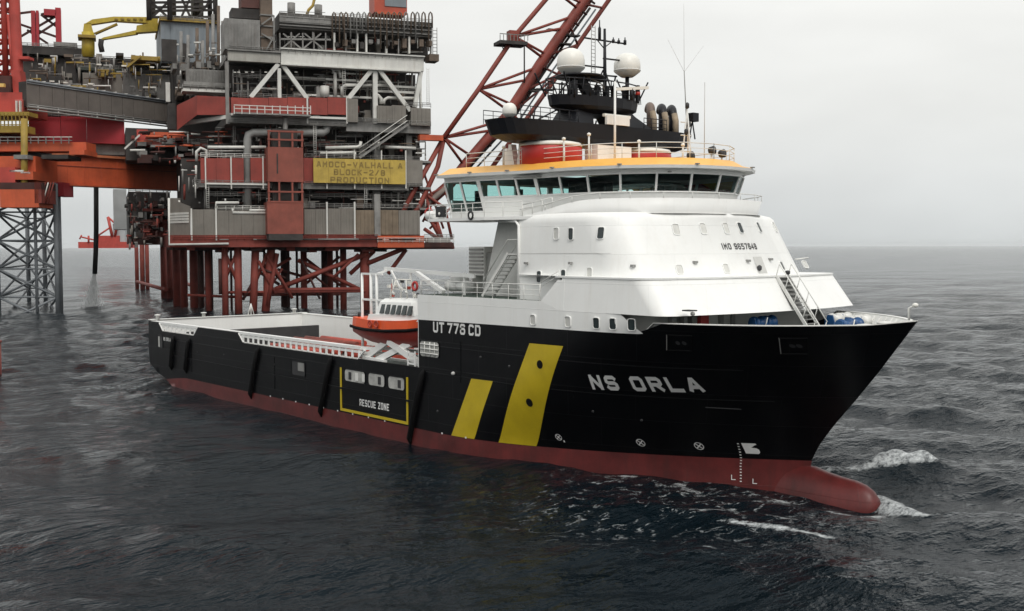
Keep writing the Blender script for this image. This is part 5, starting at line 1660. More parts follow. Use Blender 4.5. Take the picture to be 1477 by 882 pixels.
for x, y0, y1 in ((497, 98, 140), (618, 98, 152), (455, 178, 228), (528, 265, 300), (300, 265, 300)):
    lm = MB()
    a, b = P(x, y1, -.4), P(x, y0, -.4)
    b = np.array([a[0], a[1], b[2]])
    for o in (-.3, .3):
        lm.tube([a + RU * o, b + RU * o], .06, 4)
    for k in range(int((b[2] - a[2]) / .45)):
        p = a + V(0, 0, .3 + k * .45)
        lm.tube([p - RU * .3, p + RU * .3], .04, 4)
    lm.build('ladder', M_PWHITE, PF)

# ---- sign board
SG = thing('sign_board', 'yellow name board with three lines of lettering on the platform front', 'sign', tuple(P(519, 265, -1.4)))
fbox('board', 452.5, 229.5, 585.5, 264.5, -1.6, -1.3, M_PYEL, SG)
for k in range(1, 6):
    x = 452.5 + 133 * k / 6
    fbox('board_joint', x - .25, 229.8, x + .25, 264.2, -1.63, -1.605, M_DYEL, SG)
for line, y, xa, xb in (('AMOCO-VALHALL A', 240.5, 457, 581), ('BLOCK-2/8', 252, 482, 556), ('PRODUCTION', 263, 477, 562)):
    u0, w0 = uw(xa, y, -1.7)
    u1, _ = uw(xb, y, -1.7)
    h_ = 1.42
    n_ch = text_width(line, 1.0, .3)
    cw_ = (u1 - u0) / n_ch
    lettering(line, lambda a, b, e, u0=u0, w0=w0: W3(u0 + a, -1.64 - e, w0 + b), cw_, h_, cw_ * .3, .3, 'letter', M_SIGNINK, SG, .01)

# ---- flare boom: three-chord lattice
FB = thing('flare_boom', 'red lattice flare boom rising slantwise from the platform edge behind the mast', 'flare boom', tuple(P(563, 341, 2)))
c_left = [(640.7, 198.6), (691, 129), (742.7, 53), (800, -14), (960, -205)]
c_main = [(563, 341), (651, 264), (670, 239), (730, 169), (779, 93), (842, 4), (862, -26), (980, -205)]
c_right = [(690, 270), (747, 190), (806, 108), (834, 65), (895, -22), (1010, -190)]
ftube('chord', c_left, 0, .62, M_BOOM, FB, 10)
ftube('chord', c_main, 6, 1.3, M_BOOM, FB, 12)
ftube('chord', [(x + 7, y + 1) for x, y in c_main[2:]], 10, .7, M_BOOM, FB, 10)
ftube('chord', c_right, 14, .62, M_BOOM, FB, 10)
for pts in ([(640.7, 198.6), (600, 271), (563, 341)], [(640.7, 198.6), (632, 240), (604, 300), (566, 341)]):
    ftube('base_strut', pts, 1, .62, M_BOOM, FB, 10)
ftube('base_strut', [(600, 271), (642, 300), (652, 345)], 2, .4, M_BOOM, FB, 8)
ftube('base_strut', [(563, 341), (651, 264)], 3, .7, mat('grey primer strut', (.2, .16, .14), .6, .3, .4), FB, 8)
for a, b in (((600, 271), (628, 285)), ((612, 250), (640, 330)), ((628, 285), (610, 320)), ((600, 290), (640, 270)), ((640, 270), (651, 300)), ((620, 330), (650, 300))):
    ftube('base_strut', [a, b], 3, .3, M_BOOM, FB, 6)
fbox('boom_tie', 606, 194.5, 640, 202.5, -1, 1.2, M_ORG, FB)
nodes_m = [(670, 239), (716, 186), (733, 165), (766, 112), (782, 88), (824, 30), (840, 6)]
for n0, ms in (((640.7, 198.6), ((724, 174), (712, 188), (681, 226), (670, 239))), ((691, 129), ((774, 98), (764, 115), (741, 152), (735, 161))), ((742.7, 53), ((827, 24), (815, 41), (789, 79), (785, 85))), ((800, -14), ((842, 6), (836, 14)))):
    for q in ms:
        ftube('lattice_brace', [n0, q], [0, 6], .36, M_BOOM, FB, 8)
for xa, ya in ((850, -74), (900, -134), (950, -194)):
    for dx, dy in ((34, 14), (44, 2), (8, 44)):
        ftube('lattice_brace', [(xa, ya), (xa + dx, ya + dy)], [0, 6], .36, M_BOOM, FB, 8)
        ftube('lattice_brace', [(xa + 40, ya + 10), (xa + dx + 42, ya + dy + 22)], [6, 14], .34, M_BOOM, FB, 8)
for a, b in (((733, 168), (806, 108)), ((779, 95), (806, 108)), ((740, 165), (755, 180)), ((700, 205), (747, 190)), ((792, 80), (834, 65)), ((822, 36), (834, 65)), ((842, 6), (870, 12)), ((760, 130), (806, 108)), ((716, 186), (747, 190)), ((750, 185), (790, 128))):
    ftube('lattice_brace', [a, b], [7, 14], .34, M_BOOM, FB, 8)
for k in range(14):
    t = k / 13
    x, y = 700 + (850 - 700) * t, 205 + (0 - 205) * t
    ftube('pipe_clamp', [(x - 4, y - 3), (x + 9, y + 6)], 8.5, .3, M_RUSTD, FB, 6)
ftube('flare_pipe', [(676, 243), (738, 176), (788, 101), (852, 12)], 9.5, .35, M_PDARK, FB, 8)
ftube('flare_pipe', [(684, 246), (745, 181), (795, 106), (860, 14)], 11, .25, M_BLUEG, FB, 8)
HP = fbox('boom_platform', 722, 59, 762, 64, -2, 3, M_PDARK, FB)
for k in range(9):
    x = 722 + k * 5
    fbox('platform_post', x, 50, x + .7, 59, -2, -1.8, M_PGREY, HP)
fbox('platform_rail', 722, 49.5, 764, 50.6, -2, -1.8, M_PGREY, HP)
fbox('chord_joint', 736, 44, 750, 59, -1.2, 1.2, M_BOOM, FB)
ftube('boom_ladder', [(757, 64), (757, 120)], 2, .2, M_PDARK, FB, 6)
ftube('platform_strut', [(724, 63), (728, 75)], 0, .15, M_PGREY, FB, 6)
for x, y in ((752, 130), (775, 128), (792, 42), (800, 62), (812, 50)):
    fbox('boom_walkway', x, y, x + 26, y + 2, 7, 9, M_PDARK, FB)
# ------------------------------------------------------------------ drilling platform behind, seen past the left edge of the production platform
DPF = thing('drilling_platform', 'grey and dark drilling platform with stacked modules behind the covered bridge', 'oil platform', tuple(W3(-25, 60, 0)))
fbox('module', 233, 30, 316, 92, 46, 74, M_BLUEG, DPF)
ribs('module_rib', 234, 31, 316, 60, 46, 9, M_BLUEG, DPF, .3)
fbox('module_roof', 231, 26, 318, 31, 45, 75, M_DYEL, DPF)
fbox('module_opening', 234, 56, 256, 88, 45.4, 45.9, M_PDARK, DPF)
fbox('module_opening', 262, 62, 274, 86, 45.3, 45.9, M_PDARK, DPF)
for x, y in ((219, 57), (217, 78), (222, 92)):
    pass
# derrick foot
for x, v in ((216, 44), (222, 60), (246, 44), (252, 60), (285, 50), (304, 50), (312, 44)):
    ftube('derrick_post', [(x, 28), (x - 1, -12), (264 + (x - 264) * .6, -150)], v, .7, M_PDARK, DPF, 6)
for a, b in (((217, 27), (246, 0)), ((246, 27), (217, 0)), ((217, 15), (312, 14)), ((217, 3), (312, 2)), ((285, 27), (304, 0)), ((262, 25), (276, -5)), ((276, 25), (262, -5)), ((217, 10), (300, 9)), ((217, 24), (312, 24))):
    fbeam('derrick_brace', a, b, 48, .6, M_PDARK, DPF)
fbox('drill_tower', 278, -60, 294, 30, 50, 56, mat('olive dark steel', (.06, .055, .035), .7, .3, .4), DPF)
for x, y0, y1, mt in ((262, 45, 110, M_PGREY), (272, 50, 128, M_PGREY), (285, 40, 120, M_PBRN), (293, 58, 130, M_PGREY), (300, 30, 125, M_PBRN), (308, 20, 130, M_PGREY), (316, 8, 132, M_PBRN), (322, 30, 132, M_PGREY)):
    ftube('riser_pipe', [(x, y0), (x, y1)], 30 + random.uniform(-5, 5), .45, mt, DPF, 6)
for k in range(9):
    x, y = 255 + random.uniform(0, 60), 70 + random.uniform(0, 55)
    fbeam('stair_flight', (x, y + 12), (x + 22, y), 29, .7, M_PGREY, DPF, .35)
for k in range(42):
    x, y = random.uniform(248, 330), random.uniform(82, 135)
    fbox('equipment_box', x, y, x + random.uniform(3, 12), y + random.uniform(3, 12), random.uniform(24, 32), random.uniform(33, 38), random.choice((M_PGREY, M_PBRN, M_PDARK, M_PGREY)), DPF)
fbox('core_block', 250, 90, 334, 190, 36, 60, M_PDARK, DPF)  # dark core, shade between the modules put into its colour
fbox('grey_louvre_wall', 270, 100, 330, 118, 18, 22, M_PGREY, DPF)
ribs('louvre', 271, 101, 329, 118, 18, 14, M_PGREY, DPF, .5)
fbox('grey_walkway', 266, 118, 334, 124, 12, 20, M_PGREY, DPF)
fbox('grey_walkway', 264, 128, 330, 132, 8, 14, M_PWHITE, DPF)
fbox('white_post', 240, 118, 246, 146, 30, 32, M_PWHITE, DPF)
# mid decks, dark with yellow and grey bits
fbox('deck', 108, 84, 250, 93, 55, 90, M_PDARK, DPF)
fbox('deck', 112, 97, 250, 103, 52, 90, mat('dark green steel', (.035, .045, .038), .7, .3, .4), DPF)
fbox('deck', 30, 66, 120, 78, 70, 95, M_PDARK, DPF)
fbox('deck', 78, 60, 112, 66, 72, 95, M_PGREY, DPF)
fbox('grey_siding', 178, 106, 248, 146, 50, 70, M_PGREY, DPF)
ribs('siding_rib', 179, 107, 247, 145, 50, 16, M_PGREY, DPF, .4)
fbox('tank_block', 120, 105, 178, 135, 52, 66, M_CLAD, DPF)
fbox('core_block', 32, 82, 130, 160, 72, 90, M_PDARK, DPF)
fbox('yellow_deck', 190, 80, 232, 86, 44, 54, M_DYEL, DPF)
fbeam('yellow_stair', (184, 96), (204, 80), 43, 1.4, M_DYEL, DPF, .5)
for k in range(70):
    x, y = random.uniform(30, 230), random.uniform(74, 138)
    mt = random.choice((M_PGREY, M_PDARK, M_DYEL, M_PBRN, M_PGREY, M_CLAD))
    if random.random() < .55:
        fbox('equipment_box', x, y, x + random.uniform(3, 14), y + random.uniform(3, 9), random.uniform(46, 52), random.uniform(53, 60), mt, DPF)
    else:
        ftube('riser_pipe', [(x, y), (x, y + random.uniform(8, 30))], random.uniform(46, 54), random.uniform(.15, .4), mt, DPF, 6)
for x, y in ((140, 91), (176, 93), (216, 95), (72, 115), (92, 117), (128, 119)):
    fbox('deck_lamp', x, y, x + 7, y + 2, 44, 44.6, mat('pale lamp housing', (.75, .73, .66), .5, .1, 1.0), DPF)
for x0, x1, y, v in ((108, 250, 84, 55), (30, 120, 66, 70), (112, 250, 97, 52), (178, 248, 105, 50), (232, 318, 27, 45), (196, 300, 205, 17), (264, 332, 128, 8), (186, 246, 276, 62), (42, 180, 166, 33)):
    frail(x0, y, x1, y, v, M_PGREY, DPF, r=.09)
for k in range(110):
    x, y = random.uniform(34, 248), random.uniform(80, 140)
    mt = random.choice((M_PGREY, M_DYEL, M_PBRN, M_PWHITE, M_CLAD, M_PGREY))
    ln = random.uniform(5, 26)
    if random.random() < .5:
        ftube('pipe_run', [(x, y), (x + ln, y), (x + ln, y + random.uniform(3, 9))], random.uniform(43, 47), random.uniform(.1, .26), mt, DPF, 6)
    else:
        ftube('pipe_run', [(x, y), (x, y + ln * .7)], random.uniform(43, 47), random.uniform(.1, .26), mt, DPF, 6)
for k in range(70):
    x, y = random.uniform(250, 330), random.uniform(60, 135)
    ln = random.uniform(5, 22)
    ftube('stair_tower_pipe', [(x, y), (x + ln * .5, y)] if random.random() < .5 else [(x, y), (x, y + ln)], random.uniform(22, 27), random.uniform(.1, .25), random.choice((M_PGREY, M_PWHITE, M_PBRN, M_PGREY)), DPF, 6)
for k in range(60):
    x, y = random.uniform(184, 328), random.uniform(188, 232)
    ln = random.uniform(5, 30)
    ftube('under_pipe', [(x, y), (x + ln, y + random.uniform(-1, 1))] if random.random() < .7 else [(x, y), (x, y + ln * .5)], random.uniform(10, 13), random.uniform(.12, .3), random.choice((M_RUST, M_PGREY, M_RUSTD, M_PWHITE, M_ORG)), DPF, 6)
for k in range(60):
    x, y = random.uniform(182, 244), random.uniform(274, 352)
    ln = random.uniform(4, 20)
    ftube('side_pipe', [(x, y), (min(x + ln, 246), y)] if random.random() < .5 else [(x, y), (x, y + ln * .7)], random.uniform(18, 22), random.uniform(.1, .3), random.choice((M_RUST, M_PGREY, M_RUSTD, M_CLAD)), DPF, 6)
# far red posts with bracing
for x, w in ((46, 6), (53, 4), (81, 8)):
    fbox('red_post', x, 10 if x > 60 else 14, x + w, 76, 86, 90, M_CRIM, DPF)
for a, b in (((30, 18), (46, 16)), ((60, 20), (84, 14)), ((30, 34), (82, 52)), ((30, 52), (82, 22)), ((56, 48), (84, 30)), ((60, 20), (88, 42)), ((40, 42), (70, 62))):
    fbeam('red_post_brace', a, b, 88, .6, M_RUSTD, DPF)
fbox('red_post_head', 64, 12, 82, 21, 86, 90, M_CRIM, DPF)
# crimson wall and the under-deck mass by the bridge landing
for x0, x1 in ((42, 88), (88.6, 125), (125.6, 180)):
    fbox('crimson_panel', x0, 167, x1, 206, 34, 40, M_CRIM, DPF)
fbox('core_block', 118, 200, 182, 222, 36, 44, M_PGREY, DPF)
fbox('core_block', 182, 186, 330, 232, 20, 46, M_PDARK, DPF)
fbox('red_walkway', 216, 190, 262, 198, 18, 24, M_ORG, DPF)
fbox('red_walkway', 196, 205, 300, 212, 17, 22, M_RUST, DPF)
fbox('red_hoist', 198, 186, 214, 204, 16, 19, M_JRED, DPF)
fbeam('white_stair', (180, 214), (202, 194), 15, .8, M_PWHITE, DPF, .4)
for k in range(34):
    x, y = random.uniform(190, 325), random.uniform(192, 228)
    fbox('equipment_box', x, y, x + random.uniform(4, 22), y + random.uniform(2, 8), random.uniform(12, 16), random.uniform(17, 20), random.choice((M_RUSTD, M_RUST, M_PDARK, M_PGREY, M_PDARK)), DPF)
ftube('white_bend', [(284, 232), (284, 218), (290, 213), (298, 216), (298, 236)], 2, .35, M_PWHITE, DPF, 8)
# side of the platform complex running away behind
fbox('core_block', 186, 276, 246, 350, 62, 100, M_PDARK, DPF)
fbox('red_module', 208, 316, 243, 341, 30, 50, M_PRED, DPF)
fbox('grey_module', 196, 318, 208, 342, 40, 60, M_PGREY, DPF)
fbox('dark_module', 212, 292, 244, 316, 34, 54, M_PDARK, DPF)
fbox('beam', 206, 300, 240, 304, 28, 32, M_RUST, DPF)
fbox('beam', 190, 343, 250, 352, 28, 60, M_RUSTD, DPF)
for k in range(44):
    x, y = random.uniform(180, 242), random.uniform(274, 350)
    fbox('equipment_box', x, y, x + random.uniform(2, 10), y + random.uniform(2, 9), random.uniform(22, 28), random.uniform(30, 34), random.choice((M_RUSTD, M_PDARK, M_PGREY, M_PDARK, M_RUST)), DPF)
fbox('pale_tower', 164, 272, 183, 330, 130, 145, mat('pale tower paint', (.42, .43, .43), .6, .15, .2), DPF)

fbox('core_block', 262, 228, 296, 300, 12, 30, M_PDARK, DPF)  # dark core added to fill the gap, shade put into its colour
for k in range(16):
    x, y = random.uniform(258, 290), random.uniform(230, 296)
    ftube('gap_pipe', [(x, y), (x + random.uniform(-1, 14), y)] if k % 2 else [(x, y), (x, min(y + 22, 300))], random.uniform(6, 10), random.uniform(.12, .3), random.choice((M_PGREY, M_PWHITE, M_RUST)), DPF, 6)

# ---- yellow knuckle crane
YC = thing('pedestal_crane', 'yellow knuckle-boom crane folded above the drilling platform', 'crane', tuple(P(128, 80, 56)))
ftube('pedestal', [(128, 82), (128, 46)], 56, 1.7, M_CRYEL, YC, 14)
fbox('slewing_ring', 113, 49, 139, 53, 53, 59, M_DYEL, YC)
MB().prism([P(120, 48, 55), P(136, 48, 55), P(132, 32, 55), P(122, 33, 55)], RV * 3).build('king_post', M_CRYEL, YC)
MB().prism([P(122, 34, 55), P(132, 34, 55), P(166, 29, 55), P(226, 33, 55), P(228, 24, 55), P(165, 23, 55), P(134, 27, 55)], RV * 2.4).build('main_boom', M_CRYEL, YC)
MB().prism([P(197, 46, 54), P(228, 44, 54), P(229, 25, 54), P(218, 24, 54), P(214, 33, 54), P(198, 36, 54)], RV * 3).build('knuckle', M_CRYEL, YC)
MB().prism([P(143, 57, 56), P(200, 48, 56), P(200, 42, 56), P(150, 53, 56)], RV * 1.8).build('outer_jib', M_CRYEL, YC)
ftube('cylinder', [(138, 48), (170, 34)], 55.5, .4, M_DYEL, YC, 8)
ftube('hook_block', [(147, 56), (146, 64), (148, 74)], 56, .7, M_PDARK, YC, 8)
for k in range(6):
    fbox('boom_plate', 166 + k * 9, 25.5, 171 + k * 9, 27.5, 54.6, 54.9, M_DYEL, YC)

# ---- covered bridge between the rigs
BA, BB = Q(33, 136, 262), Q(246, 166, 301)
zt, zb_ = 54.6, 48.6
BR = thing('covered_bridge', 'grey covered footbridge sloping in view across to the drilling platform', 'bridge', tuple(V(BA[0], BA[1], zb_)))
d_ = (BB - BA) * V(1, 1, 0)
Ln = np.linalg.norm(d_)
d_ /= Ln
nn = np.cross(d_, (0, 0, 1.0))
def bp_(s, o, z):
    return V(BA[0], BA[1], 0) + d_ * s + nn * o + V(0, 0, z)
for k in range(13):
    s0, s1 = Ln * k / 13 + .05, Ln * (k + 1) / 13 - .05
    MB().obox(bp_((s0 + s1) / 2, 1.5, (zt + zb_) / 2), d_ * (s1 - s0) / 2, nn * .12, V(0, 0, (zt - zb_) / 2 - .35)).build('side_panel', mat('brown grey cladding', (.135, .118, .105), .7, .2, .3, streak=.3, streak_col=(.08, .06, .05)), BR)
    MB().beam(bp_(s0, 1.5, zt + .1), bp_(s0 + 1.4, 1.9, zt + .35), .2).build('roof_bracket', M_PWHITE, BR)
MB().obox(bp_(Ln / 2, 0, (zt + zb_) / 2), d_ * Ln / 2, nn * 1.3, V(0, 0, (zt - zb_) / 2 - .1)).build('bridge_box', M_PDARK, BR)
for z, o, r in ((zt, 1.7, .28), (zt - .5, 1.75, .14), (zb_, 1.7, .3), (zb_ - .7, 1.7, .2), (zb_ + .5, 1.75, .14)):
    MB().tube([bp_(0, o, z), bp_(Ln, o, z)], r, 8).build('chord', M_LEGG if z > 52 else M_PGREY, BR)
for k in range(8):
    MB().beam(bp_(Ln * (k + .5) / 8, 1.7, zb_ - .7), bp_(Ln * (k + .5) / 8, 1.7, zb_ + .4), .25).build('hanger', M_PWHITE, BR)
for x0, y0, x1, y1 in ((244, 148, 254, 186),):
    fbox('landing_tower', x0, y0, x1, y1, 18, 26, M_PDARK, BR)

# ---- jack-up rig at the left edge
JU = thing('jackup_rig', 'red and orange jack-up rig on grey lattice legs at the edge of the view', 'jack-up rig', tuple(Q(45, 356, 275) * V(1, 1, 0)))
def qbox(name, x0, y0, x1, y1, d, dd, material, parent):
    a, b = Q(x0, (y0 + y1) / 2, d), Q(x1, (y0 + y1) / 2, d)
    z1, z0 = Q((x0 + x1) / 2, y0, d)[2], Q((x0 + x1) / 2, y1, d)[2]
    c = (a + b) / 2
    c[2] = (z0 + z1) / 2
    return MB().obox(c + D0 * dd / 2, (b - a) * V(1, 1, 0) / 2, D0 * dd / 2, V(0, 0, abs(z1 - z0) / 2)).build(name, material, parent)
def qtube(name, pts, d, r, material, parent, n=8):
    ds = d if isinstance(d, (list, tuple)) else [d] * len(pts)
    return MB().tube([Q(x, y, q) for (x, y), q in zip(pts, ds)], r, n).build(name, material, parent)
# long orange cantilever girder
GA, GB = Q(-25, 250, 258), Q(275, 250, 300)
dg = (GB - GA) * V(1, 1, 0)
Lg = np.linalg.norm(dg)
dg /= Lg
ng = np.cross(dg, (0, 0, 1.0))
def gp(s, o, z):
    return V(GA[0], GA[1], 0) + dg * s + ng * o + V(0, 0, z)
CG = MB().obox(gp(Lg * .62, 0, 34.6), dg * Lg * .38, ng * 1.4, V(0, 0, 3.4)).build('cantilever_girder', M_ORG, JU)
MB().obox(gp(Lg * .62, 0, 38.35), dg * Lg * .38, ng * 2.2, V(0, 0, .3)).build('girder_flange', mat('worn orange flange', (.5, .16, .07), .6, .35, .3), CG)
MB().obox(gp(Lg * .62, 0, 31.0), dg * Lg * .38, ng * 2.2, V(0, 0, .22)).build('girder_flange', M_ORG, CG)
MB().beam(gp(Lg * .25, 1.5, 35.6), gp(Lg, 1.5, 35.6), .08, .12).build('girder_seam', M_RUST, CG)
for k in range(9):
    s = Lg * (.28 + .08 * k)
    MB().beam(gp(s, 1.46, 31.2), gp(s, 1.46, 38.0), .14, .1).build('girder_stiffener', M_ORG, CG)
# hull blocks at the very edge
qbox('hull_block', -130, 224, 52, 272, 258, 16, M_ORG, JU)
qbox('hull_block', -130, 186, 30, 200, 262, 12, M_RUST, JU)
qbox('hull_block', -130, 132, 33, 163, 262, 14, M_JRED, JU)
qbox('hull_block', 22, 142, 33, 162, 261, 1, mat('red with white bars', (.5, .12, .1), .6, .2, .5), JU)
for x in (23, 28):
    qbox('white_bar', x, 144, x + 1.6, 160, 260, .8, M_PWHITE, JU)
qbox('walkway', -130, 204, 125, 217, 259, 6, M_ORG, JU)
qbox('walkway', -130, 160, 42, 166, 258, 5, M_DYEL, JU)
qbox('walkway', -130, 180, 38, 190, 257, 5, M_DYEL, JU)
for y in (164, 172, 178):
    qbox('yellow_rail', -130, y, 42, y + 1.2, 257, .4, M_DYEL, JU)
for k in range(9):
    qbox('yellow_rail_post', -5 + k * 5.5, 162, -4.2 + k * 5.5, 186, 257, .4, M_DYEL, JU)
qbox('walkway', -130, 217, 60, 226, 262, 6, M_PDARK, JU)
for y in (196, 201):
    qbox('walkway_rail', -10, y, 104, y + 1, 258, .3, M_PWHITE if y == 196 else M_PGREY, JU)
for k in range(10):
    qbox('rail_post', k * 11, 196, k * 11 + 1, 206, 258, .3, M_PGREY, JU)
qtube('yellow_column', [(35.5, 170), (35.5, 292)], 256, .75, M_DYEL, JU, 10)
for x0, y0, x1, y1, mt in ((0, 240, 22, 262, M_JRED), (22, 246, 48, 258, M_ORG), (14, 244, 34, 247, M_PWHITE), (30, 247, 44, 249, M_PWHITE), (0, 272, 56, 298, M_ORG), (50, 262, 60, 292, M_RUST), (0, 262, 60, 272, M_RUSTD), (20, 222, 40, 228, M_PGREY), (60, 222, 98, 228, M_PDARK), (100, 215, 122, 222, M_ORG)):
    qbox('deck_machinery', x0, y0, x1, y1, 255, 8, mt, JU)
for x in (66, 70, 74, 78):
    qtube('ladder_bar', [(x, 262), (x - 8, 292)], 257, .15, M_PWHITE if x == 70 else M_RUST, JU, 5)
qbox('red_guide', 78, 262, 92, 282, 268, 6, M_CRIM, JU)
# grey lattice legs standing in the sea
def lattice(cor, ztop, zbot, rc, rb, nb, material, name='lattice_leg'):
    root = MB().tube([cor[0] + V(0, 0, zbot), cor[0] + V(0, 0, ztop)], rc, 10).build(name, material, JU)
    for c in cor[1:]:
        MB().tube([c + V(0, 0, zbot), c + V(0, 0, ztop)], rc, 10).build('chord', material, root)
    n = len(cor)
    for i in range(n):
        a, b = cor[i], cor[(i + 1) % n]
        for k in range(nb):
            z0, z1 = zbot + (ztop - zbot) * k / nb, zbot + (ztop - zbot) * (k + 1) / nb
            MB().tube([a + V(0, 0, z0), b + V(0, 0, z1)], rb, 6).build('brace', material, root)
            MB().tube([b + V(0, 0, z0), a + V(0, 0, z1)], rb, 6).build('brace', material, root)
            MB().tube([a + V(0, 0, z1), b + V(0, 0, z1)], rb * .8, 6).build('brace', material, root)
    return root
def gnd(x, y):
    q = at(x, y, 'z', 0)
    q[2] = 0
    return q
c3 = [gnd(-2, 450), gnd(84, 450), gnd(66, 434), gnd(42, 433)]
lattice(c3, 31, -3, .62, .3, 5, M_LEGG)
MB().tube([gnd(88.5, 449) + V(0, 0, -3), gnd(88.5, 449) + V(0, 0, 31)], .5, 10).build('leg_rack', M_LEGG, JU)
MB().tube([gnd(54, 450) + V(0, 0, -3), gnd(54, 450) + V(0, 0, 31)], .4, 10).build('leg_conductor', M_LEGG, JU)
# red lattice leg above the hull
for pts, r in (([(13, -180), (21, -10), (27, 118), (30, 134)], 1.25), ([(2, -180), (6, -10), (9, 110)], .7), ([(-11, -180), (-8, -10), (-6, 120)], .9), ([(13, 20), (22, 132)], .5)):
    qtube('upper_leg_chord', pts, 266, r, M_JRED, JU, 10)
for k in range(-11, 9):
    y = -8 + k * 15
    qtube('upper_leg_brace', [(-8, y), (23, y + 14)], 267, .34, M_JRED, JU, 6)
    qtube('upper_leg_brace', [(-8, y + 14), (23, y)], 267, .34, M_JRED, JU, 6)
    qtube('upper_leg_brace', [(6, y + 7), (23, y + 7)], 267, .24, M_JRED, JU, 6)
MB().prism([Q(16, 100, 264), Q(29, 100, 264), Q(33, 133, 264), Q(20, 133, 264)], D0 * 3).build('leg_guide', M_JRED, JU)
qbox('hull_lamp', 0, 119, 6, 124, 260, 1, mat('warm lamp housing', (.75, .5, .15), .4, .1, 1.0), JU)
qbox('dark_recess', -130, 108, 16, 132, 263, 6, M_RUSTD, JU)
qbox('platform_arm', 27, 80, 42, 84, 264, 3, M_JRED, JU)
# discharge hose and the falling water
HS = MB().tube([Q(139, 266, 292), Q(139, 330, 292), Q(138.4, 360, 292), Q(136.8, 394, 292)], .62, 10).build('discharge_hose', M_HOSE, None, tuple(Q(137, 394, 292)))
tag(HS, 'black hose hanging down from the orange girder and pouring water', 'hose')
mw = bpy.data.materials.new('falling water')
mw.use_nodes = True
bs_ = mw.node_tree.nodes['Principled BSDF']
bs_.inputs['Base Color'].default_value = (.8, .82, .83, 1)
bs_.inputs['Roughness'].default_value = .4
bs_.inputs['Alpha'].default_value = .55
mb = MB()
top_ = Q(136.8, 394, 292)
for k in range(1100):
    t = random.random() ** .8
    z = top_[2] * (1 - t) 
    sp = .25 + 1.5 * t
    c = top_ + R0 * random.gauss(-1.0 * t, sp * .6) + D0 * random.gauss(0, sp * .5)
    r = random.uniform(.03, .09)
    L = random.uniform(.3, 1.1)
    mb.obox((c[0], c[1], z), R0 * r, D0 * r, V(0, 0, L / 2))
wf = mb.build('water_spray', mw, None, (top_[0], top_[1], 0))
tag(wf, 'pale water falling from the hose mouth to the sea', 'water', kind='stuff')

# ---- far red vessel beyond
FV = thing('far_red_vessel', 'small red vessel with a raised crane far away near the horizon', 'vessel', tuple(gnd(150, 372)))
dv = 900
qbox('hull', 113, 348, 182, 357, dv, 20, M_JRED, FV)
qbox('deck_house', 140, 339, 172, 348, dv, 12, M_JRED, FV)
qbox('deck_house', 163, 322, 180, 348, dv + 2, 12, mat('pale vessel house', (.4, .42, .43), .6, .1, .2), FV)
for a, b, r in (((118, 341), (140, 346), .7), ((128, 339), (128, 349), .8), ((156, 312), (162, 340), 1.2), ((156, 312), (170, 325), .8), ((172, 310), (166, 340), 1.0), ((115, 344), (118, 338), .6), ((140, 340), (158, 328), .7)):
    qtube('crane_arm', [a, b], dv, r, M_JRED, FV, 6)
# red leg at the extreme left edge, close to the stern
EL = MB().tube([gnd(-4, 540) + V(0, 0, -3), gnd(-4, 540) + V(0, 0, 4.0)], .5, 14).tube([gnd(-4, 540) + V(0, 0, 4.0), gnd(-4, 540) + V(0, 0, 4.3)], .6, 14).build('red_pile', M_RUST, None, tuple(gnd(-3, 540)))
tag(EL, 'red steel pile standing in the water at the edge of the view', 'pile')
# ------------------------------------------------------------------ thin sea haze
hm = bpy.data.materials.new('sea haze')
hm.use_nodes = True
hn, hl = hm.node_tree.nodes, hm.node_tree.links
hn.clear()
ho = hn.new('ShaderNodeOutputMaterial')
hv = hn.new('ShaderNodeVolumePrincipled')
hv.inputs['Color'].default_value = (0.9, 0.93, 0.95, 1)
hv.inputs['Density'].default_value = 0.000015
hl.new(hv.outputs[0], ho.inputs['Volume'])
HZ = MB().box(CAM[0] - 52000, CAM[0] + 52000, CAM[1] - 52000, CAM[1] + 52000, -8, 115).build('haze', hm)
tag(HZ, 'thin pale haze over the sea', 'haze', kind='stuff')
# ------------------------------------------------------------------ the sea: one sheet of real waves to the horizon
def vnoise(x, y, seed=0):
    xi, yi = np.floor(x).astype(np.int64), np.floor(y).astype(np.int64)
    fx, fy = x - xi, y - yi
    fx, fy = fx * fx * (3 - 2 * fx), fy * fy * (3 - 2 * fy)
    def h(a, b):
        n = (a * 374761393 + b * 668265263 + seed * 982451653) & 0x7fffffff
        n = ((n ^ (n >> 13)) * 1274126177) & 0x7fffffff
        return ((n ^ (n >> 16)) & 0xffff) / 65535.0
    return (h(xi, yi) * (1 - fx) + h(xi + 1, yi) * fx) * (1 - fy) + (h(xi, yi + 1) * (1 - fx) + h(xi + 1, yi + 1) * fx) * fy

def fbm(x, y, seed=0, o=4):
    s, a = 0, .5
    for k in range(o):
        s = s + a * vnoise(x * 2 ** k, y * 2 ** k, seed + k)
        a *= .5
    return s / (1 - .5 ** o)

def sm(x, a, b):
    t = np.clip((x - a) / (b - a), 0, 1)
    return t * t * (3 - 2 * t)

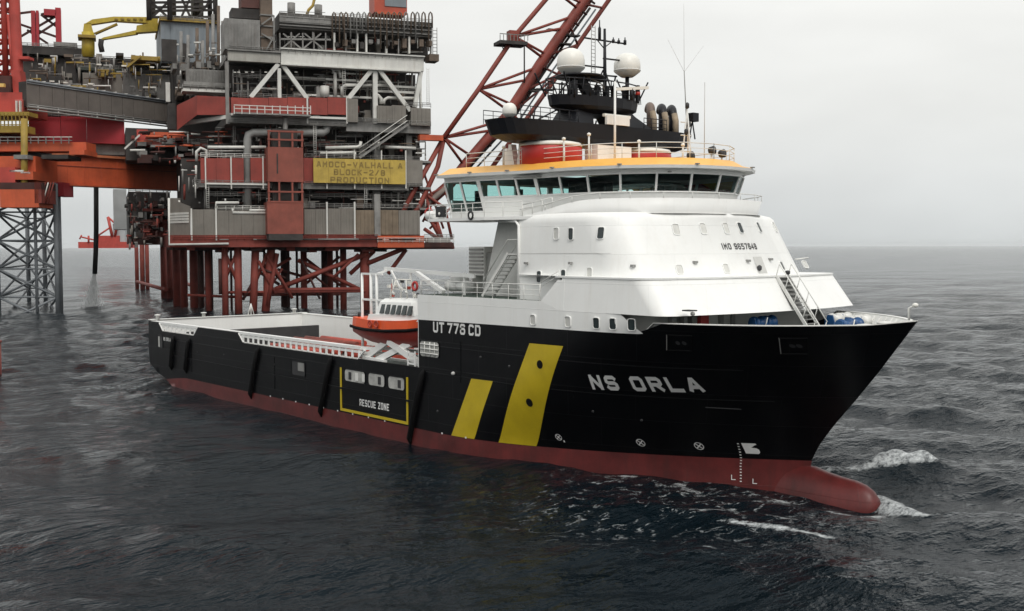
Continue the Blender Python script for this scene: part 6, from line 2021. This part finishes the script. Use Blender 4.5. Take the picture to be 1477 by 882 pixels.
th = np.concatenate([np.linspace(-math.pi, -.62, 60, endpoint=False), np.linspace(-.62, .62, 860), np.linspace(.62, math.pi, 60)[1:]])
rr = [2.0, 10, 20, 30, 36]
while rr[-1] < 45000:
    r = rr[-1]
    rr.append(r + min(max(r * r / (15.7 * 1109) * .62, .16), r * .25))
rr = np.array(rr)
RR, TH = np.meshgrid(rr, th, indexing='ij')
X = CAM[0] + RR * (D0[0] * np.cos(TH) + R0[0] * np.sin(TH))
Y = CAM[1] + RR * (D0[1] * np.cos(TH) + R0[1] * np.sin(TH))
dR = np.maximum(np.gradient(rr)[:, None] * np.ones_like(TH), RR * .0016)
rng = np.random.default_rng(11)
Z = np.zeros_like(X)
DX = np.zeros_like(X)
DY = np.zeros_like(X)
# shelter behind the hull: flatter water off the starboard quarter
shel = np.exp(-(((X - 42) / 62) ** 2 + ((Y + 40) / 30) ** 2) ** 1.4)
calm_s = 1 - .72 * shel
calm_l = 1 - .55 * shel
base_dir = math.atan2(D0[1], D0[0]) + math.radians(158)
NW = 84
for i in range(NW):
    lam = 1.5 * (34 / 1.5) ** (i / (NW - 1)) * rng.uniform(.93, 1.07)
    k = 2 * math.pi / lam
    spread = .75 if lam < 8 else .42
    a = base_dir + rng.normal(0, spread)
    steep = .0265 if lam < 15 else .019
    amp = steep / k
    ph = rng.uniform(0, 6.283)
    fade = 1 - sm(dR, lam * .22, lam * .5)
    arg = k * (math.cos(a) * X + math.sin(a) * Y) + ph
    mod = (calm_s if lam < 7 else calm_l) * fade
    gust = .55 + .9 * vnoise(X / (lam * 5) + i * 7.1, Y / (lam * 5) - i * 3.3, i)
    mod = mod * gust
    Z += mod * amp * np.cos(arg)
    DX -= mod * amp * .8 * math.cos(a) * np.sin(arg)
    DY -= mod * amp * .8 * math.sin(a) * np.sin(arg)
# damp close to the ship's side, add the bow wave
inside = (X > 4) & (X < 90)
near = np.exp(-np.maximum(np.abs(Y) - 10.5, 0) / 3.0) * sm(X, 0, 8) * (1 - sm(X, 60, 75))
Z *= 1 - .6 * near
def ridge(x0, y0, x1, y1, w):
    dx, dy = x1 - x0, y1 - y0
    L = math.hypot(dx, dy)
    t = ((X - x0) * dx + (Y - y0) * dy) / (L * L)
    d = ((X - x0) * dy - (Y - y0) * dx) / L
    tc = np.clip(t, 0, 1)
    e = np.hypot(X - (x0 + tc * dx), Y - (y0 + tc * dy))
    return tc, d, np.exp(-(e / w) ** 2)
wob = (fbm(X / 3, Y / 3, 5) - .5)
foam = np.zeros_like(X)
bw0, bw1, bw2 = at(1195, 677, 'z', .4), at(1275, 664, 'z', .8), at(1322, 661, 'z', .8)
for pa, pb, hh in ((bw0, bw1, .55), (bw1, bw2, .95)):
    t, d, g = ridge(pa[0], pa[1], pb[0], pb[1], 1.5)
    Z += hh * g * (1 + .9 * wob)
    t, d, g = ridge(pa[0] + .35, pa[1] - .3, pb[0] + .35, pb[1] - .3, .7)
    foam += (.8 if hh < .6 else 1.1) * g * (.45 + .7 * sm(fbm(X / 1.1, Y / 1.1, 3), .35, .6))
Z -= .45 * np.exp(-(((X - 89.2) / 2.2) ** 2 + ((Y + 1.6) / 1.8) ** 2))
for p_, q_, w_, am in (((1266, 712), (1282, 724), .7, 1.5), ((1280, 724), (1300, 735), .8, 1.4), ((1296, 734), (1320, 741), .55, 1.1)):
    pa, pb = at(*p_, 'z', .1), at(*q_, 'z', .1)
    t, d, g = ridge(pa[0], pa[1], pb[0], pb[1], w_)
    Z += .22 * g
    foam += am * g * (.6 + .6 * sm(fbm(X / .6, Y / .6, 13), .3, .6))
def streak(p, q, w, amt):
    a, b = at(*p, 'z', 0), at(*q, 'z', 0)
    t_, d_, g_ = ridge(a[0], a[1], b[0], b[1], w)
    return amt * g_
for p, q, w, amt in (((1060, 757), (1195, 773), .55, .95), ((1000, 742), (1060, 735), .4, .75), ((985, 700), (1010, 712), .5, .6), ((1095, 720), (1130, 716), .5, .75),
                     ((1110, 745), (1145, 749), .4, .6), ((1200, 733), (1262, 741), .6, .8), ((900, 690), (960, 702), .4, .5), ((1060, 745), (1078, 752), .4, .6),
                     ((860, 700), (890, 698), .35, .5), ((830, 715), (850, 712), .3, .4), ((1140, 735), (1260, 748), .7, .45), ((20, 562), (95, 556), 1.2, .55), ((100, 560), (180, 552), 1.0, .6), ((185, 556), (228, 549), 1.0, .6),
                     ((0, 588), (170, 580), 1.5, .3), ((60, 451), (130, 445), 5, .4), ((120, 442), (150, 441), 4, .9), ((1160, 820), (1190, 850), .3, .3), ((960, 790), (1020, 800), .5, .35),
                     ((1020, 800), (1080, 830), .3, .4), ((920, 770), (985, 783), .3, .35), ((1270, 742), (1420, 746), .5, .45)):
    foam += streak(p, q, w, amt)
# disturbed churned water along the forward starboard side
churn = np.exp(-((X - 78) / 10) ** 2 - ((Y + 13) / 8) ** 2)
Z += churn * .35 * (fbm(X / 1.3, Y / 1.3, 21, 3) - .5)
churn2 = np.exp(-(((X - 82) / 9) ** 2 + ((Y + 10) / 9) ** 2) ** 1.3)
foam += .42 * churn * sm(fbm(X / 2.2, Y / .9, 9), .5, .75)
foam += .55 * np.exp(-((np.abs(Y) - np.interp(X, [0, 55, 60, 66, 74, 82, 90], [10.6, 10.6, 10.4, 9.6, 6.9, 3.2, 1.4])) / .35) ** 2) * sm(X, 62, 78) * (1 - sm(X, 89, 91)) * (fbm(X / 1.2, Y / 1.2, 31) > .5)
# whitecaps on the steepest open-sea crests
cap = sm(Z / (.28 + .05), 1.55, 2.3) * sm(fbm(X / 14, Y / 14, 41), .5, .66) * (1 - shel)
foam += .8 * cap
X2, Y2 = X + DX, Y + DY
nr, nt_ = X.shape
co = np.stack([X2, Y2, Z], -1).reshape(-1, 3).astype(np.float32)
i0 = (np.arange(nr - 1)[:, None] * nt_ + np.arange(nt_ - 1)[None, :]).ravel()
quads = np.stack([i0, i0 + nt_, i0 + nt_ + 1, i0 + 1], -1).astype(np.int32)
me = bpy.data.meshes.new('sea')
me.vertices.add(len(co))
me.vertices.foreach_set('co', co.ravel())
me.loops.add(len(quads) * 4)
me.loops.foreach_set('vertex_index', quads.ravel())
me.polygons.add(len(quads))
me.polygons.foreach_set('loop_start', np.arange(0, len(quads) * 4, 4, dtype=np.int32))
me.polygons.foreach_set('use_smooth', np.ones(len(quads), bool))
me.update(calc_edges=True)
at_f = me.attributes.new('foam', 'FLOAT', 'POINT')
at_f.data.foreach_set('value', np.clip(foam, 0, .92).ravel().astype(np.float32))
at_h = me.attributes.new('churn', 'FLOAT', 'POINT')
at_h.data.foreach_set('value', churn2.ravel().astype(np.float32))
at_c = me.attributes.new('calm', 'FLOAT', 'POINT')
at_c.data.foreach_set('value', shel.ravel().astype(np.float32))
SEA = bpy.data.objects.new('sea', me)
COL.objects.link(SEA)
tag(SEA, 'dark grey North Sea water with short waves and foam streaks', 'sea', kind='structure')

m = bpy.data.materials.new('sea water')
m.use_nodes = True
nd, lk = m.node_tree.nodes, m.node_tree.links
bs = nd['Principled BSDF']
bs.inputs['Base Color'].default_value = (0.003, 0.0068, 0.0098, 1)
bs.inputs['Specular Tint'].default_value = (0.72, 0.87, 1.0, 1)
bs.inputs['Roughness'].default_value = 0.09
bs.inputs['IOR'].default_value = 1.19
tc = nd.new('ShaderNodeTexCoord')
def noise(scale, vec, detail=3, rough=.6):
    n = nd.new('ShaderNodeTexNoise')
    n.inputs['Scale'].default_value = scale
    n.inputs['Detail'].default_value = detail
    n.inputs['Roughness'].default_value = rough
    lk.new(vec, n.inputs['Vector'])
    return n.outputs['Fac']
def mapping(rot, sc):
    n = nd.new('ShaderNodeMapping')
    n.inputs['Rotation'].default_value = (0, 0, rot)
    n.inputs['Scale'].default_value = sc
    lk.new(tc.outputs['Object'], n.inputs[0])
    return n.outputs[0]
def math_(op, a, b=None):
    n = nd.new('ShaderNodeMath')
    n.operation = op
    for i, v in enumerate((a, b)):
        if v is None:
            continue
        if hasattr(v, 'links'):
            lk.new(v, n.inputs[i])
        else:
            n.inputs[i].default_value = v
    return n.outputs[0]
v1 = mapping(-base_dir, (1.0, .45, 1))
v2 = mapping(-base_dir + .5, (1.0, .6, 1))
h0 = noise(.2, v1, 2, .5)
hb_ = noise(.045, v1, 2, .5)
h1 = noise(1.1, v1, 3, .55)
h2 = noise(4.0, v2, 3, .6)
patch_n = noise(.016, mapping(-base_dir + .9, (1, .5, 1)), 3, .55)
pm = nd.new('ShaderNodeMapRange')
pm.inputs['From Min'].default_value = .35
pm.inputs['From Max'].default_value = .65
pm.inputs['To Min'].default_value = .75
pm.inputs['To Max'].default_value = 1.25
lk.new(patch_n, pm.inputs['Value'])
ca0 = nd.new('ShaderNodeAttribute')
ca0.attribute_name = 'calm'
rough_w = math_('MULTIPLY', pm.outputs[0], math_('SUBTRACT', 1.0, math_('MULTIPLY', ca0.outputs['Fac'], .22)))
hs = math_('ADD', math_('MULTIPLY', rough_w, math_('ADD', math_('MULTIPLY', h1, .66), math_('MULTIPLY', h2, .17))), math_('ADD', math_('MULTIPLY', h0, 1.15), math_('MULTIPLY', hb_, 4.5)))
bp = nd.new('ShaderNodeBump')
bp.inputs['Strength'].default_value = 1.0
bp.inputs['Distance'].default_value = 1.0
lk.new(hs, bp.inputs['Height'])
lk.new(bp.outputs[0], bs.inputs['Normal'])
fa = nd.new('ShaderNodeAttribute')
fa.attribute_name = 'foam'
v_cap = mapping(-base_dir, (1.0, .33, 1))
cap_n = nd.new('ShaderNodeMapRange')
cap_n.inputs['From Min'].default_value = .665
cap_n.inputs['From Max'].default_value = .75
cap_n.inputs['To Max'].default_value = .85
lk.new(noise(.11, v_cap, 5, .62), cap_n.inputs['Value'])
ca = nd.new('ShaderNodeAttribute')
ca.attribute_name = 'calm'
open_sea = math_('SUBTRACT', 1.0, ca.outputs['Fac'])
foam_all = math_('ADD', fa.outputs['Fac'], math_('MULTIPLY', cap_n.outputs[0], open_sea))
n_f = noise(2.8, mapping(-base_dir + .2, (1.0, .55, 1)), 9, .85)
mask = math_('SUBTRACT', math_('ADD', math_('MULTIPLY', foam_all, .42), math_('MULTIPLY', n_f, 1.25)), .86)
mr = nd.new('ShaderNodeMapRange')
mr.inputs['From Min'].default_value = 0.0
mr.inputs['From Max'].default_value = 0.3
mr.inputs['To Max'].default_value = 0.9
lk.new(mask, mr.inputs['Value'])
ch = nd.new('ShaderNodeAttribute')
ch.attribute_name = 'churn'
rid = math_('SUBTRACT', 1.0, math_('MULTIPLY', math_('ABSOLUTE', math_('SUBTRACT', noise(.55, mapping(-base_dir + 1.1, (1, .5, 1)), 5, .6), .5)), 2.0))
rm = nd.new('ShaderNodeMapRange')
rm.inputs['From Min'].default_value = .962
rm.inputs['From Max'].default_value = .995
rm.inputs['To Max'].default_value = .55
lk.new(rid, rm.inputs['Value'])
brk = nd.new('ShaderNodeMapRange')
brk.inputs['From Min'].default_value = .48
brk.inputs['From Max'].default_value = .62
lk.new(noise(1.3, mapping(.8, (1, 1, 1)), 4, .65), brk.inputs['Value'])
fil = math_('MULTIPLY', math_('MULTIPLY', rm.outputs[0], brk.outputs[0]), ch.outputs['Fac'])
fb = nd.new('ShaderNodeBsdfDiffuse')
fb.inputs['Color'].default_value = (0.62, 0.65, 0.66, 1)
mx = nd.new('ShaderNodeMixShader')
lk.new(math_('MAXIMUM', mr.outputs[0], fil), mx.inputs[0])
lk.new(bs.outputs[0], mx.inputs[1])
lk.new(fb.outputs[0], mx.inputs[2])
lk.new(mx.outputs[0], nd['Material Output'].inputs[0])
me.materials.append(m)
